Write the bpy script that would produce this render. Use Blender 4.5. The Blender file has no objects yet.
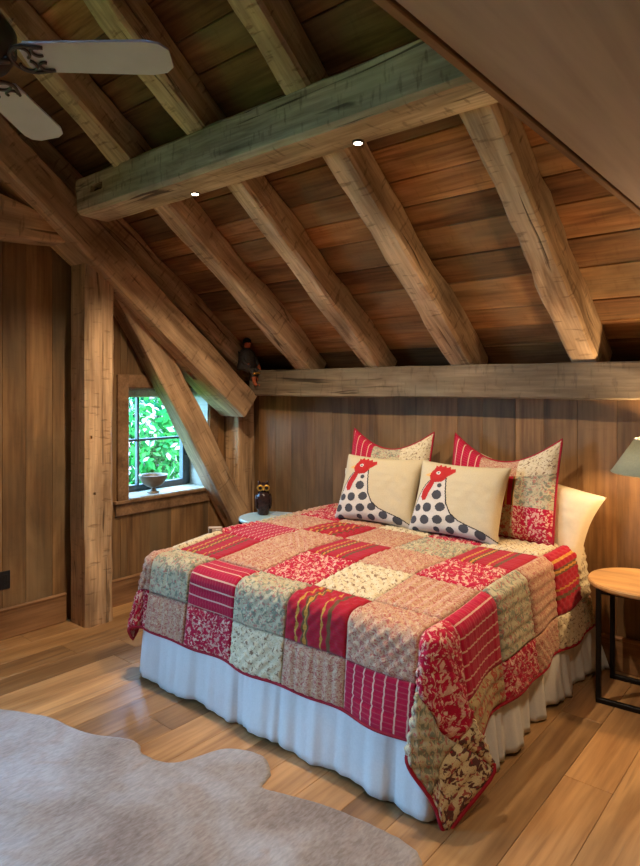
import bpy, bmesh, math, random
from mathutils import Vector, Matrix, noise

# ------------------------------------------------------------------ camera, light, exposure
scene = bpy.context.scene
COL = scene.collection
R = random.Random(7)
CAM_H = 1.6
FOCAL_PX, HORIZON_V, YAW = 630.0, 388.0, math.radians(40.2)

cam_data = bpy.data.cameras.new('camera')
cam_data.sensor_fit = 'VERTICAL'
cam_data.sensor_height = 36.0
cam_data.lens = 36.0 * FOCAL_PX / 866.0
cam_data.shift_y = -(433.0 - HORIZON_V) / 866.0
cam_data.clip_start = 0.05
cam = bpy.data.objects.new('camera', cam_data)
COL.objects.link(cam)
cam.location = (0, 0, CAM_H)
cam.rotation_euler = (math.pi / 2, 0, YAW)
scene.camera = cam

world = bpy.data.worlds.new('overcast_sky')
scene.world = world
world.use_nodes = True
bg = world.node_tree.nodes['Background']
bg.inputs['Color'].default_value = (0.27, 0.58, 1.0, 1)
bg.inputs['Strength'].default_value = 25.0

sun_data = bpy.data.lights.new('sun', 'SUN')
sun_data.energy = 16.0
sun_data.angle = 0.02
sun_data.color = (1.0, 0.96, 0.9)
sun = bpy.data.objects.new('sun', sun_data)
COL.objects.link(sun)
sun.rotation_euler = Vector((-0.55, -0.35, -0.76)).to_track_quat('-Z', 'Y').to_euler()
sun.location = (4, 4, 9)

LAMP_W = 60.0        # bedside lamp bulb
PUCK_W = 98.0        # each little spot under the beam
SOFFIT_W = 40.0      # recessed downlight in the lower ceiling

scene.view_settings.view_transform = 'Standard'
scene.view_settings.look = 'None'
scene.view_settings.gamma = 1.0
scene.view_settings.use_curve_mapping = False
scene.view_settings.exposure = 0.42
scene.cycles.caustics_reflective = False
scene.cycles.caustics_refractive = False
scene.cycles.max_bounces = 8
scene.cycles.diffuse_bounces = 5
scene.cycles.sample_clamp_indirect = 4.0
scene.cycles.use_denoising = True


# ------------------------------------------------------------------ helpers
def link(o):
    COL.objects.link(o)
    return o


def tag(o, label=None, cat=None, group=None, kind=None):
    if label: o['label'] = label
    if cat: o['category'] = cat
    if group: o['group'] = group
    if kind: o['kind'] = kind
    return o


def empty(name, loc=(0, 0, 0), rz=0.0):
    o = bpy.data.objects.new(name, None)
    o.empty_display_size = 0.1
    o.location = loc
    o.rotation_euler = (0, 0, rz)
    return link(o)


def mesh_obj(name, verts, faces, mat=None, parent=None, smooth=False, mats=None, fmat=None, uvs=None):
    me = bpy.data.meshes.new(name)
    me.from_pydata([tuple(v) for v in verts], [], faces)
    for m in (mats or ([mat] if mat else [])):
        me.materials.append(m)
    if fmat:
        me.polygons.foreach_set('material_index', fmat)
    if smooth:
        me.polygons.foreach_set('use_smooth', [True] * len(me.polygons))
    if uvs:
        lay = me.uv_layers.new(name='UVMap')
        for lp in me.loops:
            lay.data[lp.index].uv = uvs[lp.vertex_index]
    me.validate()
    me.update()
    o = bpy.data.objects.new(name, me)
    if parent: o.parent = parent
    return link(o)


class MB:
    """collects shapes into one mesh"""
    def __init__(self):
        self.v, self.f = [], []

    def add(self, vs, fs, M=None):
        n = len(self.v)
        self.v += [(M @ Vector(p)) if M else Vector(p) for p in vs]
        self.f += [tuple(i + n for i in f) for f in fs]
        return self

    def box(self, c, s, ch=0.0, M=None):
        vs, fs = chamfer_box(s[0], s[1], s[2], ch)
        vs = [Vector(p) + Vector(c) for p in vs]
        return self.add(vs, fs, M)

    def lathe(self, prof, n=24, M=None, cap=True):
        vs, fs = [], []
        for r, z in prof:
            for k in range(n):
                a = 2 * math.pi * k / n
                vs.append((r * math.cos(a), r * math.sin(a), z))
        for i in range(len(prof) - 1):
            for k in range(n):
                k2 = (k + 1) % n
                fs.append((i * n + k, i * n + k2, (i + 1) * n + k2, (i + 1) * n + k))
        if cap:
            fs.append(tuple(reversed(range(n))))
            fs.append(tuple(range((len(prof) - 1) * n, len(prof) * n)))
        return self.add(vs, fs, M)

    def tube(self, pts, r, n=8, cap=True):
        pts = [Vector(p) for p in pts]
        rs = r if isinstance(r, (list, tuple)) else [r] * len(pts)
        vs, fs = [], []
        prev = None
        for i, p in enumerate(pts):
            t = (pts[min(i + 1, len(pts) - 1)] - pts[max(i - 1, 0)]).normalized()
            if prev is None:
                a = t.orthogonal().normalized()
            else:
                a = (prev - t * prev.dot(t)).normalized()
            prev = a
            b = t.cross(a)
            for k in range(n):
                w = 2 * math.pi * k / n
                vs.append(p + (a * math.cos(w) + b * math.sin(w)) * rs[i])
        for i in range(len(pts) - 1):
            for k in range(n):
                k2 = (k + 1) % n
                fs.append((i * n + k, i * n + k2, (i + 1) * n + k2, (i + 1) * n + k))
        if cap:
            fs.append(tuple(reversed(range(n))))
            fs.append(tuple(range((len(pts) - 1) * n, len(pts) * n)))
        return self.add(vs, fs)

    def sphere(self, c, r, n=16, m=10, M=None):
        c = Vector(c)
        rr = r if isinstance(r, (list, tuple)) else (r, r, r)
        vs, fs = [c + Vector((0, 0, -rr[2]))], []
        for j in range(1, m):
            ph = -math.pi / 2 + math.pi * j / m
            for k in range(n):
                a = 2 * math.pi * k / n
                vs.append(c + Vector((rr[0] * math.cos(ph) * math.cos(a), rr[1] * math.cos(ph) * math.sin(a), rr[2] * math.sin(ph))))
        vs.append(c + Vector((0, 0, rr[2])))
        for k in range(n):
            fs.append((0, 1 + (k + 1) % n, 1 + k))
        for j in range(m - 2):
            for k in range(n):
                a, b = 1 + j * n, 1 + (j + 1) * n
                fs.append((a + k, a + (k + 1) % n, b + (k + 1) % n, b + k))
        a = 1 + (m - 2) * n
        for k in range(n):
            fs.append((a + k, a + (k + 1) % n, len(vs) - 1))
        return self.add(vs, fs, M)

    def build(self, name, mat, parent=None, smooth=False):
        return mesh_obj(name, self.v, self.f, mat, parent, smooth)


def chamfer_box(sx, sy, sz, c):
    x, y, z = sx / 2, sy / 2, sz / 2
    if c <= 0:
        vs = [(a * x, b * y, d * z) for d in (-1, 1) for b in (-1, 1) for a in (-1, 1)]
        return vs, [(0, 2, 3, 1), (4, 5, 7, 6), (0, 1, 5, 4), (2, 6, 7, 3), (0, 4, 6, 2), (1, 3, 7, 5)]
    bm = bmesh.new()
    bmesh.ops.create_cube(bm, size=1.0)
    for v in bm.verts:
        v.co = Vector((v.co.x * sx, v.co.y * sy, v.co.z * sz))
    bmesh.ops.bevel(bm, geom=list(bm.edges), offset=c, segments=1, affect='EDGES', profile=0.5)
    bm.verts.index_update()
    vs = [v.co.copy() for v in bm.verts]
    fs = [tuple(v.index for v in f.verts) for f in bm.faces]
    bm.free()
    return vs, fs


def frame(p0, p1, up=(0, 0, 1)):
    """matrix at the middle of p0-p1, local X along it, local Z towards up"""
    p0, p1 = Vector(p0), Vector(p1)
    x = (p1 - p0).normalized()
    y = Vector(up).cross(x).normalized()
    z = x.cross(y)
    M = Matrix((x, y, z)).transposed().to_4x4()
    M.translation = (p0 + p1) / 2
    return M


def board(name, p0, p1, w, t, up, mat, parent, ch=0.003):
    """a plank from p0 to p1, width w, thickness t (along up)"""
    L = (Vector(p1) - Vector(p0)).length
    vs, fs = chamfer_box(L, w, t, ch)
    o = mesh_obj(name, vs, fs, mat, parent)
    o.matrix_world = frame(p0, p1, up)
    return o


def timber(name, p0, p1, w, h, up, mat, parent=None, rough=0.012, ch=0.018, seed=0, seg=None, cuts=(), bow=0.0):
    """hand hewn timber: chamfered section swept in steps, every ring a little off"""
    p0, p1 = Vector(p0), Vector(p1)
    L = (p1 - p0).length
    n = seg or max(8, int(L / 0.11))
    rr = random.Random(seed)
    sec = []
    hw, hh = w / 2, h / 2
    q = 4
    corners = [(hw, -hh), (hw, hh), (-hw, hh), (-hw, -hh)]
    for i in range(4):
        a, b = Vector(corners[i]), Vector(corners[(i + 1) % 4])
        d = (b - a).normalized()
        l = (b - a).length
        for j in range(q + 1):
            s = ch + (l - 2 * ch) * j / q
            sec.append(a + d * s)
    m = len(sec)
    vs, fs = [], []
    off = Vector((rr.uniform(0, 99), rr.uniform(0, 99), rr.uniform(0, 99)))
    for i in range(n + 1):
        x = -L / 2 + L * i / n
        b = bow * (1 - (2 * x / L) ** 2)
        for s in sec:
            d3 = Vector((x * 2.2, s.x * 4, s.y * 4)) + off
            d1 = noise.noise(d3)
            d4 = noise.noise(Vector((x * 9, s.x * 14, s.y * 14)) + off)
            k = 1 + (rough * d1 + rough * 0.45 * d4) / max(abs(s.x), abs(s.y), 0.05)
            vs.append((x, s.x * k, s.y * k + b))
    for i in range(n):
        for k in range(m):
            k2 = (k + 1) % m
            fs.append((i * m + k, (i + 1) * m + k, (i + 1) * m + k2, i * m + k2))
    fs.append(tuple(range(m)))
    fs.append(tuple(reversed(range(n * m, (n + 1) * m))))
    o = mesh_obj(name, vs, fs, mat, parent)
    o.matrix_world = frame(p0, p1, up)
    if cuts:
        cb = MB()
        for c, s in cuts:
            cb.box(c, s)
        cut = cb.build('cutter', None)
        cut.matrix_world = o.matrix_world
        md = o.modifiers.new('mortise', 'BOOLEAN')
        md.operation = 'DIFFERENCE'
        md.object = cut
        md.solver = 'EXACT'
        bpy.context.view_layer.update()
        dg = bpy.context.evaluated_depsgraph_get()
        me = bpy.data.meshes.new_from_object(o.evaluated_get(dg))
        o.modifiers.clear()
        o.data = me
        me.name = name
        bpy.data.objects.remove(cut)
    return o


def prism(name, outline, x0, x1, mat, parent=None):
    """outline of (y, z) points extruded along x"""
    n = len(outline)
    vs = [(x0, y, z) for y, z in outline] + [(x1, y, z) for y, z in outline]
    fs = [tuple(range(n)), tuple(reversed(range(n, 2 * n)))]
    for i in range(n):
        j = (i + 1) % n
        fs.append((i, i + n, j + n, j))
    o = mesh_obj(name, vs, fs, mat, parent)
    bm = bmesh.new(); bm.from_mesh(o.data)
    bmesh.ops.recalc_face_normals(bm, faces=list(bm.faces))
    bm.to_mesh(o.data); bm.free()
    return o


def copy_tree(o, parent=None):
    c = o.copy()
    link(c)
    c.parent = parent
    for ch in list(o.children):
        copy_tree(ch, c)
    return c


# ------------------------------------------------------------------ materials
def srgb(r, g, b):
    f = lambda c: c / 12.92 if c <= 0.04045 else ((c + 0.055) / 1.055) ** 2.4
    return (f(r / 255), f(g / 255), f(b / 255), 1)


class NT:
    def __init__(self, name):
        self.m = bpy.data.materials.new(name)
        self.m.use_nodes = True
        self.t = self.m.node_tree
        self.b = self.t.nodes['Principled BSDF']
        self.b.inputs['Specular IOR Level'].default_value = 0.3

    def n(self, typ, **kw):
        nd = self.t.nodes.new('ShaderNode' + typ)
        for k, v in kw.items():
            if k.startswith('_'):
                setattr(nd, k[1:], v)
            else:
                nd.inputs[k.replace('__', ' ')].default_value = v
        return nd

    def l(self, a, b):
        self.t.links.new(a, b)

    def ramp(self, fac, stops, mode='LINEAR'):
        nd = self.t.nodes.new('ShaderNodeValToRGB')
        nd.color_ramp.interpolation = mode
        e = nd.color_ramp.elements
        while len(e) < len(stops): e.new(0.5)
        for el, (p, c) in zip(e, stops):
            el.position = p
            el.color = c
        self.l(fac, nd.inputs[0])
        return nd.outputs[0]

    def mix(self, fac, a, b, mode='MIX'):
        nd = self.t.nodes.new('ShaderNodeMix')
        nd.data_type = 'RGBA'
        nd.blend_type = mode
        for src, idx in ((fac, 0), (a, 6), (b, 7)):
            if isinstance(src, bpy.types.NodeSocket):
                self.l(src, nd.inputs[idx])
            else:
                nd.inputs[idx].default_value = src
        return nd.outputs[2]

    def math(self, op, a, b=0.0):
        nd = self.t.nodes.new('ShaderNodeMath')
        nd.operation = op
        for i, s in enumerate((a, b)):
            if isinstance(s, bpy.types.NodeSocket):
                self.l(s, nd.inputs[i])
            else:
                nd.inputs[i].default_value = s
        return nd.outputs[0]

    def bump(self, h, strength=0.3, dist=0.01):
        nd = self.n('Bump', Strength=strength, Distance=dist)
        self.l(h, nd.inputs['Height'])
        self.l(nd.outputs[0], self.b.inputs['Normal'])


def flat(name, col, rough=0.6, metal=0.0, var=0.12, scale=30.0, bump=0.15):
    t = NT(name)
    tc = t.n('TexCoord')
    nz = t.n('TexNoise', Scale=scale, Detail=4.0)
    t.l(tc.outputs['Object'], nz.inputs['Vector'])
    dark = tuple(c * (1 - var) for c in col[:3]) + (1,)
    lite = tuple(min(1, c * (1 + var)) for c in col[:3]) + (1,)
    t.l(t.ramp(nz.outputs[0], [(0.3, dark), (0.7, lite)]), t.b.inputs['Base Color'])
    t.b.inputs['Roughness'].default_value = rough
    t.b.inputs['Metallic'].default_value = metal
    if bump: t.bump(nz.outputs[0], bump, 0.003)
    return t.m


def wood(name, dark, mid, light, grey=None, grey_amt=0.4, rough=0.75, grain=1.0, var=0.5, cracks=0.5, bump=0.5, saw=0.0, spec=0.25, stain=True):
    """grain runs along local X; every object gets its own shift and tone"""
    t = NT(name)
    tc = t.n('TexCoord')
    oi = t.n('ObjectInfo')
    sh = t.n('VectorMath', _operation='SCALE')
    cmb = t.n('CombineXYZ')
    t.l(oi.outputs['Random'], cmb.inputs[0]); t.l(oi.outputs['Random'], cmb.inputs[1]); t.l(oi.outputs['Random'], cmb.inputs[2])
    t.l(cmb.outputs[0], sh.inputs[0]); sh.inputs['Scale'].default_value = 57.0
    ad = t.n('VectorMath', _operation='ADD')
    t.l(tc.outputs['Object'], ad.inputs[0]); t.l(sh.outputs[0], ad.inputs[1])

    def nz(sx, syz, detail=5.0, dist=0.0, scale=1.0):
        mp = t.n('Mapping')
        mp.inputs['Scale'].default_value = (sx * grain, syz * grain, syz * grain)
        t.l(ad.outputs[0], mp.inputs['Vector'])
        q = t.n('TexNoise', Scale=scale, Detail=detail, Distortion=dist)
        t.l(mp.outputs[0], q.inputs['Vector'])
        return q.outputs[0]
    a = nz(1.1, 9.0, 6.0, 1.2)
    fine = nz(4.0, 70.0, 4.0, 0.3)
    blot = nz(1.6, 2.6, 3.0, 0.4)
    base = t.ramp(a, [(0.28, dark), (0.5, mid), (0.72, light)])
    col = t.mix(0.42, base, t.ramp(fine, [(0.3, dark), (0.7, light)]))
    if grey:
        g = t.ramp(blot, [(0.42, (0, 0, 0, 1)), (0.66, (1, 1, 1, 1))])
        g = t.math('MULTIPLY', g, grey_amt)
        col = t.mix(g, col, grey)
    st_ = nz(2.0, 5.5, 5.0, 0.5)
    col = t.mix(1.0, col, t.ramp(st_, [(0.33, (0.6, 0.57, 0.54, 1)), (0.5, (0.95, 0.95, 0.95, 1)), (0.7, (1.18, 1.17, 1.14, 1))]) if stain else (1, 1, 1, 1), 'MULTIPLY')
    # board to board tone
    tone = t.ramp(oi.outputs['Random'], [(0.0, (1 - var, 1 - var, 1 - var, 1)), (0.5, (1, 1, 1, 1)), (1.0, (1 + var * 0.35, 1 + var * 0.28, 1 + var * 0.2, 1))])
    col = t.mix(1.0, col, tone, 'MULTIPLY')
    ck = nz(1.3, 26.0, 3.0, 0.8)
    cm = t.ramp(ck, [(0.30, (1, 1, 1, 1)), (0.36, (0, 0, 0, 1))])
    cm = t.math('MULTIPLY', cm, cracks)
    col = t.mix(cm, col, tuple(c * 0.3 for c in dark[:3]) + (1,))
    h = t.math('SUBTRACT', t.math('ADD', t.math('MULTIPLY', fine, 0.4), a), t.math('MULTIPLY', cm, 1.5))
    if saw > 0:
        mp = t.n('Mapping')
        mp.inputs['Scale'].default_value = (22.0, 5.0, 5.0)
        t.l(ad.outputs[0], mp.inputs['Vector'])
        w = t.n('TexNoise', Scale=2.0, Detail=2.0)
        t.l(mp.outputs[0], w.inputs['Vector'])
        sm = t.ramp(w.outputs[0], [(0.60, (0, 0, 0, 1)), (0.70, (1, 1, 1, 1))])
        col = t.mix(t.math('MULTIPLY', sm, saw * 0.7), col, tuple(c * 0.55 for c in dark[:3]) + (1,))
        h = t.math('SUBTRACT', h, t.math('MULTIPLY', sm, 0.8 * saw))
    t.l(col, t.b.inputs['Base Color'])
    t.b.inputs['Roughness'].default_value = rough
    t.b.inputs['Specular IOR Level'].default_value = spec
    t.bump(h, bump, 0.006)
    return t.m


M = {}
M['wall'] = wood('brown_wall_boards', srgb(90, 62, 38), srgb(138, 100, 62), srgb(166, 126, 82), srgb(112, 98, 74), 0.6, 0.6, 0.6, 0.3, 0.2, 0.3, 0.12)
M['base'] = wood('brown_baseboard', srgb(104, 70, 42), srgb(146, 104, 68), srgb(168, 126, 86), None, 0, 0.55, 0.8, 0.1, 0.2, 0.2)
M['floor'] = wood('oak_floor', srgb(126, 88, 54), srgb(172, 128, 82), srgb(200, 158, 108), None, 0, 0.32, 0.6, 0.32, 0.25, 0.12, spec=0.4)
M['roof'] = wood('rough_sawn_roof_boards', srgb(98, 60, 34), srgb(166, 110, 64), srgb(202, 150, 96), srgb(132, 120, 92), 0.6, 0.75, 0.8, 0.5, 0.4, 0.5, 0.2)
M['beam'] = wood('weathered_hewn_beam', srgb(104, 86, 64), srgb(192, 168, 132), srgb(226, 204, 168), srgb(166, 156, 130), 0.55, 0.8, 0.8, 0.15, 0.8, 0.8, 0.55)
M['plateb'] = wood('grey_hewn_plate', srgb(78, 64, 50), srgb(124, 106, 84), srgb(150, 132, 108), srgb(116, 110, 94), 0.6, 0.85, 0.8, 0.1, 0.8, 0.8, 0.4)
M['raft'] = wood('hewn_rafter', srgb(104, 76, 54), srgb(202, 166, 126), srgb(230, 202, 164), srgb(176, 160, 134), 0.5, 0.8, 0.9, 0.2, 0.8, 0.8, 0.6)
M['post'] = wood('hewn_brown_post', srgb(114, 82, 54), srgb(196, 156, 114), srgb(222, 186, 144), srgb(168, 144, 116), 0.4, 0.75, 0.9, 0.15, 0.7, 0.7, 0.55)
M['soffit'] = wood('smooth_brown_panel', srgb(146, 128, 118), srgb(176, 158, 150), srgb(190, 172, 162), None, 0, 0.6, 0.35, 0.05, 0.0, 0.12, stain=False)
M['casing'] = wood('window_casing', srgb(96, 68, 44), srgb(138, 102, 70), srgb(158, 122, 88), None, 0, 0.6, 0.8, 0.1, 0.2, 0.2)
M['sill'] = wood('pale_sill', srgb(150, 140, 122), srgb(180, 172, 156), srgb(200, 194, 180), None, 0, 0.5, 0.8, 0.1, 0.2, 0.2)
M['tabletop'] = wood('light_oak_top', srgb(136, 98, 58), srgb(176, 134, 86), srgb(198, 158, 108), None, 0, 0.4, 0.9, 0.1, 0.3, 0.2)
M['metal'] = flat('black_steel', srgb(34, 31, 30), 0.45, 0.7)
M['winframe'] = flat('dark_grey_window_paint', srgb(74, 78, 82), 0.45)
M['skirt'] = flat('white_cotton', srgb(208, 208, 204), 0.9, var=0.04, scale=120, bump=0.1)
M['linen'] = flat('cream_linen', srgb(190, 175, 142), 0.9, var=0.05, scale=160, bump=0.2)
M['sheet'] = flat('ivory_pillowcase', srgb(214, 200, 168), 0.85, var=0.03, scale=60, bump=0.1)
M['mattress'] = flat('mattress_ticking', srgb(224, 216, 200), 0.9)
M['bind'] = flat('crimson_binding', srgb(150, 22, 40), 0.8)
M['henwhite'] = flat('print_white', srgb(196, 188, 176), 0.9, var=0.1, scale=200, bump=0.1)
M['henred'] = flat('print_red', srgb(168, 36, 34), 0.9, var=0.08)
M['hendot'] = flat('print_charcoal', srgb(66, 66, 70), 0.9)
M['henline'] = flat('print_black', srgb(40, 38, 38), 0.9)
M['henbeak'] = flat('print_tan', srgb(206, 160, 96), 0.9)
M['blade'] = flat('fan_blade_grey', srgb(190, 188, 196), 0.5, var=0.04, scale=12, bump=0.03)
M['fanmetal'] = flat('fan_pewter', srgb(86, 80, 78), 0.4, 0.8)
M['outlet'] = flat('dark_bronze_plate', srgb(40, 36, 34), 0.5, 0.4)
M['slot'] = flat('black_slot', srgb(14, 13, 13), 0.6)
M['shade'] = flat('moss_grey_shade', srgb(146, 142, 110), 0.8, var=0.08, scale=90)
M['shaderim'] = flat('pale_shade_rim', srgb(214, 204, 176), 0.7)
M['bowl'] = flat('pewter_bowl', srgb(132, 118, 100), 0.45, 0.3, scale=25)
M['owl'] = flat('dark_owl_glaze', srgb(50, 34, 32), 0.25, var=0.4, scale=60, bump=0.5)
M['gold'] = flat('gold_paint', srgb(196, 148, 66), 0.35, 0.6)
M['paper'] = flat('pale_blue_cover', srgb(160, 178, 188), 0.6)
M['pages'] = flat('book_pages', srgb(220, 214, 200), 0.8)
M['glaretop'] = flat('table_top_window_glare', srgb(176, 200, 194), 0.15, var=0.05)  # reflected window glare put into the colour of the table top
M['card'] = flat('grey_card', srgb(176, 158, 140), 0.5)
M['cardlens'] = flat('dark_window', srgb(70, 62, 58), 0.2)
M['coat'] = flat('figurine_dark_coat', srgb(66, 60, 56), 0.6, var=0.3, scale=40)
M['skin'] = flat('figurine_red_wood', srgb(186, 98, 62), 0.5, var=0.2, scale=60)
M['hair'] = flat('figurine_black_hair', srgb(26, 22, 20), 0.6)
M['trunk'] = flat('tree_bark', srgb(92, 76, 58), 0.9, var=0.3, scale=12, bump=0.6)
M['grass'] = flat('lawn', srgb(84, 120, 52), 0.95, var=0.4, scale=2.0)
M['plate'] = flat('pale_lamp_base', srgb(206, 176, 124), 0.5)


def leaf_mat(name, c1, c2):
    t = NT(name)
    tc = t.n('TexCoord')
    nz = t.n('TexNoise', Scale=3.0, Detail=3.0)
    t.l(tc.outputs['Object'], nz.inputs['Vector'])
    col = t.ramp(nz.outputs[0], [(0.35, c1), (0.65, c2)])
    d = t.n('BsdfDiffuse'); tr = t.n('BsdfTranslucent'); mx = t.n('MixShader', Fac=0.4)
    t.l(col, d.inputs[0]); t.l(col, tr.inputs[0])
    t.l(d.outputs[0], mx.inputs[1]); t.l(tr.outputs[0], mx.inputs[2])
    t.l(mx.outputs[0], t.t.nodes['Material Output'].inputs['Surface'])
    return t.m


M['leaf'] = leaf_mat('green_leaves', srgb(24, 104, 52), srgb(66, 142, 62))
M['leaf2'] = leaf_mat('teal_leaves', srgb(10, 74, 50), srgb(34, 116, 76))
M['sunlit_leaves'] = leaf_mat('pale_sunlit_leaves', srgb(168, 150, 150), srgb(196, 178, 180))  # sunlight on the foliage put into a pale leaf colour


def glass_mat():
    t = NT('window_glass')
    tr = t.n('BsdfTransparent'); gl = t.n('BsdfGlossy', Roughness=0.02); mx = t.n('MixShader', Fac=0.06)
    tc = t.n('TexCoord'); nz = t.n('TexNoise', Scale=2.0)
    t.l(tc.outputs['Object'], nz.inputs['Vector'])
    bp = t.n('Bump', Strength=0.02, Distance=0.01)
    t.l(nz.outputs[0], bp.inputs['Height']); t.l(bp.outputs[0], gl.inputs['Normal'])
    t.l(tr.outputs[0], mx.inputs[1]); t.l(gl.outputs[0], mx.inputs[2])
    t.l(mx.outputs[0], t.t.nodes['Material Output'].inputs['Surface'])
    return t.m


M['glass'] = glass_mat()


def emit_mat(name, col, s):
    t = NT(name)
    t.b.inputs['Base Color'].default_value = (1, 1, 1, 1)
    t.b.inputs['Emission Color'].default_value = col
    t.b.inputs['Emission Strength'].default_value = s
    return t.m


M['lens'] = emit_mat('lit_lens', (1.0, 0.86, 0.66, 1), 14.0)
M['bulb'] = emit_mat('lit_bulb', (1.0, 0.72, 0.42, 1), 10.0)


# --- quilt fabrics (UV in metres)
def fabric(name, kind, c):
    t = NT(name)
    uv = t.n('UVMap')
    oi = t.n('ObjectInfo')
    cmb = t.n('CombineXYZ')
    t.l(t.math('MULTIPLY', oi.outputs['Random'], 31.0), cmb.inputs[0])
    t.l(t.math('MULTIPLY', oi.outputs['Random'], 17.0), cmb.inputs[1])
    ad = t.n('VectorMath', _operation='ADD')
    t.l(uv.outputs[0], ad.inputs[0]); t.l(cmb.outputs[0], ad.inputs[1])
    sp = t.n('SeparateXYZ')
    t.l(uv.outputs[0], sp.inputs[0])

    def nz(s, d=2.0, dist=0.0):
        q = t.n('TexNoise', Scale=s, Detail=d, Distortion=dist)
        t.l(ad.outputs[0], q.inputs['Vector'])
        return q.outputs[0]
    if kind in ('floral', 'paisley'):
        bgc, c1, c2, c3 = c[:4]
        th_ = c[4] if len(c) > 4 else 0.52
        n1 = nz(40 if kind == 'floral' else 54, 2.0, 1.2 if kind == 'floral' else 2.4)
        n2 = nz(66, 2.0, 0.8)
        n3 = nz(17, 2.0, 0.6)
        col = t.mix(t.ramp(n3, [(0.45, (0, 0, 0, 1)), (0.62, (0.7, 0.7, 0.7, 1))]), bgc, c3)
        col = t.mix(t.ramp(n1, [(th_, (0, 0, 0, 1)), (th_ + 0.05, (1, 1, 1, 1))]), col, c1)
        col = t.mix(t.ramp(n2, [(th_ + 0.05, (0, 0, 0, 1)), (th_ + 0.1, (0.85, 0.85, 0.85, 1))]), col, c2)
    elif kind == 'stripe':
        bgc, c1, c2 = c
        f = t.math('FRACT', t.math('DIVIDE', sp.outputs[0], 0.052))
        m = t.math('LESS_THAN', f, 0.13)
        f2 = t.math('FRACT', t.math('DIVIDE', sp.outputs[1], 0.02))
        m2 = t.math('MULTIPLY', t.math('LESS_THAN', f2, 0.2), 0.08)
        col = t.mix(t.ramp(nz(60, 3.0), [(0.35, (0, 0, 0, 1)), (0.7, (0.5, 0.5, 0.5, 1))]), bgc, c2)
        col = t.mix(m2, col, c1)
        col = t.mix(t.math('MULTIPLY', m, 0.75), col, c1)
    elif kind == 'band':
        bgc, g1, g2 = c
        f = t.math('FRACT', t.math('DIVIDE', sp.outputs[0], 0.34))
        K = lambda x: x
        col = t.ramp(f, [(0.0, bgc), (0.18, g1), (0.22, bgc), (0.30, g2), (0.33, g1), (0.37, g2), (0.40, bgc),
                         (0.60, g1), (0.63, bgc), (0.70, g2), (0.76, bgc)], 'CONSTANT')
        f2 = t.math('FRACT', t.math('DIVIDE', sp.outputs[1], 0.012))
        col = t.mix(t.math('MULTIPLY', t.math('LESS_THAN', f2, 0.35), 0.18), col, g2)
    w = nz(420, 1.0)
    col = t.mix(0.45, col, t.ramp(w, [(0.3, (0.3, 0.3, 0.3, 1)), (0.7, (1, 1, 1, 1))]), 'MULTIPLY')
    t.l(col, t.b.inputs['Base Color'])
    t.b.inputs['Roughness'].default_value = 0.9
    t.b.inputs['Specular IOR Level'].default_value = 0.12
    t.b.inputs['Sheen Weight'].default_value = 0.1
    t.bump(w, 0.25, 0.002)
    return t.m


CR, CRD, CREAM = srgb(190, 24, 62), srgb(146, 12, 44), srgb(226, 206, 172)
F = {
    'A': fabric('beige_green_floral', 'floral', (srgb(188, 178, 146), srgb(134, 138, 116), srgb(184, 112, 102), srgb(208, 194, 158))),
    'B': fabric('crimson_cream_stripe', 'stripe', (CR, srgb(232, 196, 168), CRD)),
    'C': fabric('crimson_gold_band', 'band', (srgb(176, 26, 50), srgb(206, 150, 66), srgb(112, 78, 48))),
    'D': fabric('crimson_floral', 'floral', (CR, srgb(220, 168, 148), srgb(232, 204, 176), srgb(172, 16, 52), 0.54)),
    'E': fabric('cream_sprig', 'floral', (srgb(224, 208, 172), srgb(216, 198, 160), srgb(126, 92, 70), srgb(228, 214, 182))),
    'F': fabric('rose_beige_paisley', 'paisley', (srgb(200, 160, 130), srgb(176, 100, 90), srgb(214, 188, 154), srgb(192, 148, 118))),
    'G': fabric('olive_brick_print', 'floral', (srgb(176, 150, 106), srgb(172, 74, 58), srgb(146, 136, 96), srgb(194, 170, 124))),
    'P': fabric('cream_dark_bouquet', 'floral', (srgb(214, 192, 148), srgb(96, 60, 52), srgb(160, 40, 50), srgb(222, 204, 162))),
}

# ------------------------------------------------------------------ room shell
XL, YB = -4.14, 3.82          # left wall plane, back wall plane
XR, YF = 1.6, -1.5            # right wall, open front edge of what is built
TAN = 0.72
TH = math.atan(TAN)
NRM = Vector((0, math.sin(TH), math.cos(TH)))
def under(y):                  # underside of the rafters
    return 1.745 + TAN * (3.68 - y)

# floor
floor = mesh_obj('floor', *chamfer_box(XR - XL + 0.3, YB - YF + 0.3, 0.1, 0), M['base'])
floor.location = ((XL + XR) / 2, (YB + YF) / 2, -0.075)
tag(floor, 'warm oak plank floor of the attic bedroom', 'floor', kind='structure')
fm = floor.location.copy()
def add_local(o, parent_loc):
    o.location = o.location - parent_loc
pw = 0.19
x = XL
ci = 0
while x < XR:
    y = YF - R.uniform(0.0, 1.6)
    while y < YB:
        L = R.uniform(1.5, 2.6)
        a, b = max(y, YF), min(y + L, YB)
        if b - a > 0.05:
            vs, fs = chamfer_box(b - a - 0.002, pw - 0.0012, 0.025, 0.0012)
            o = mesh_obj('plank', vs, fs, M['floor'], floor)
            o.matrix_basis = Matrix.Translation(Vector((x + pw / 2, (a + b) / 2, -0.0125)) - fm) @ Matrix.Rotation(math.pi / 2, 4, 'Z')
        y += L
    x += pw

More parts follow.
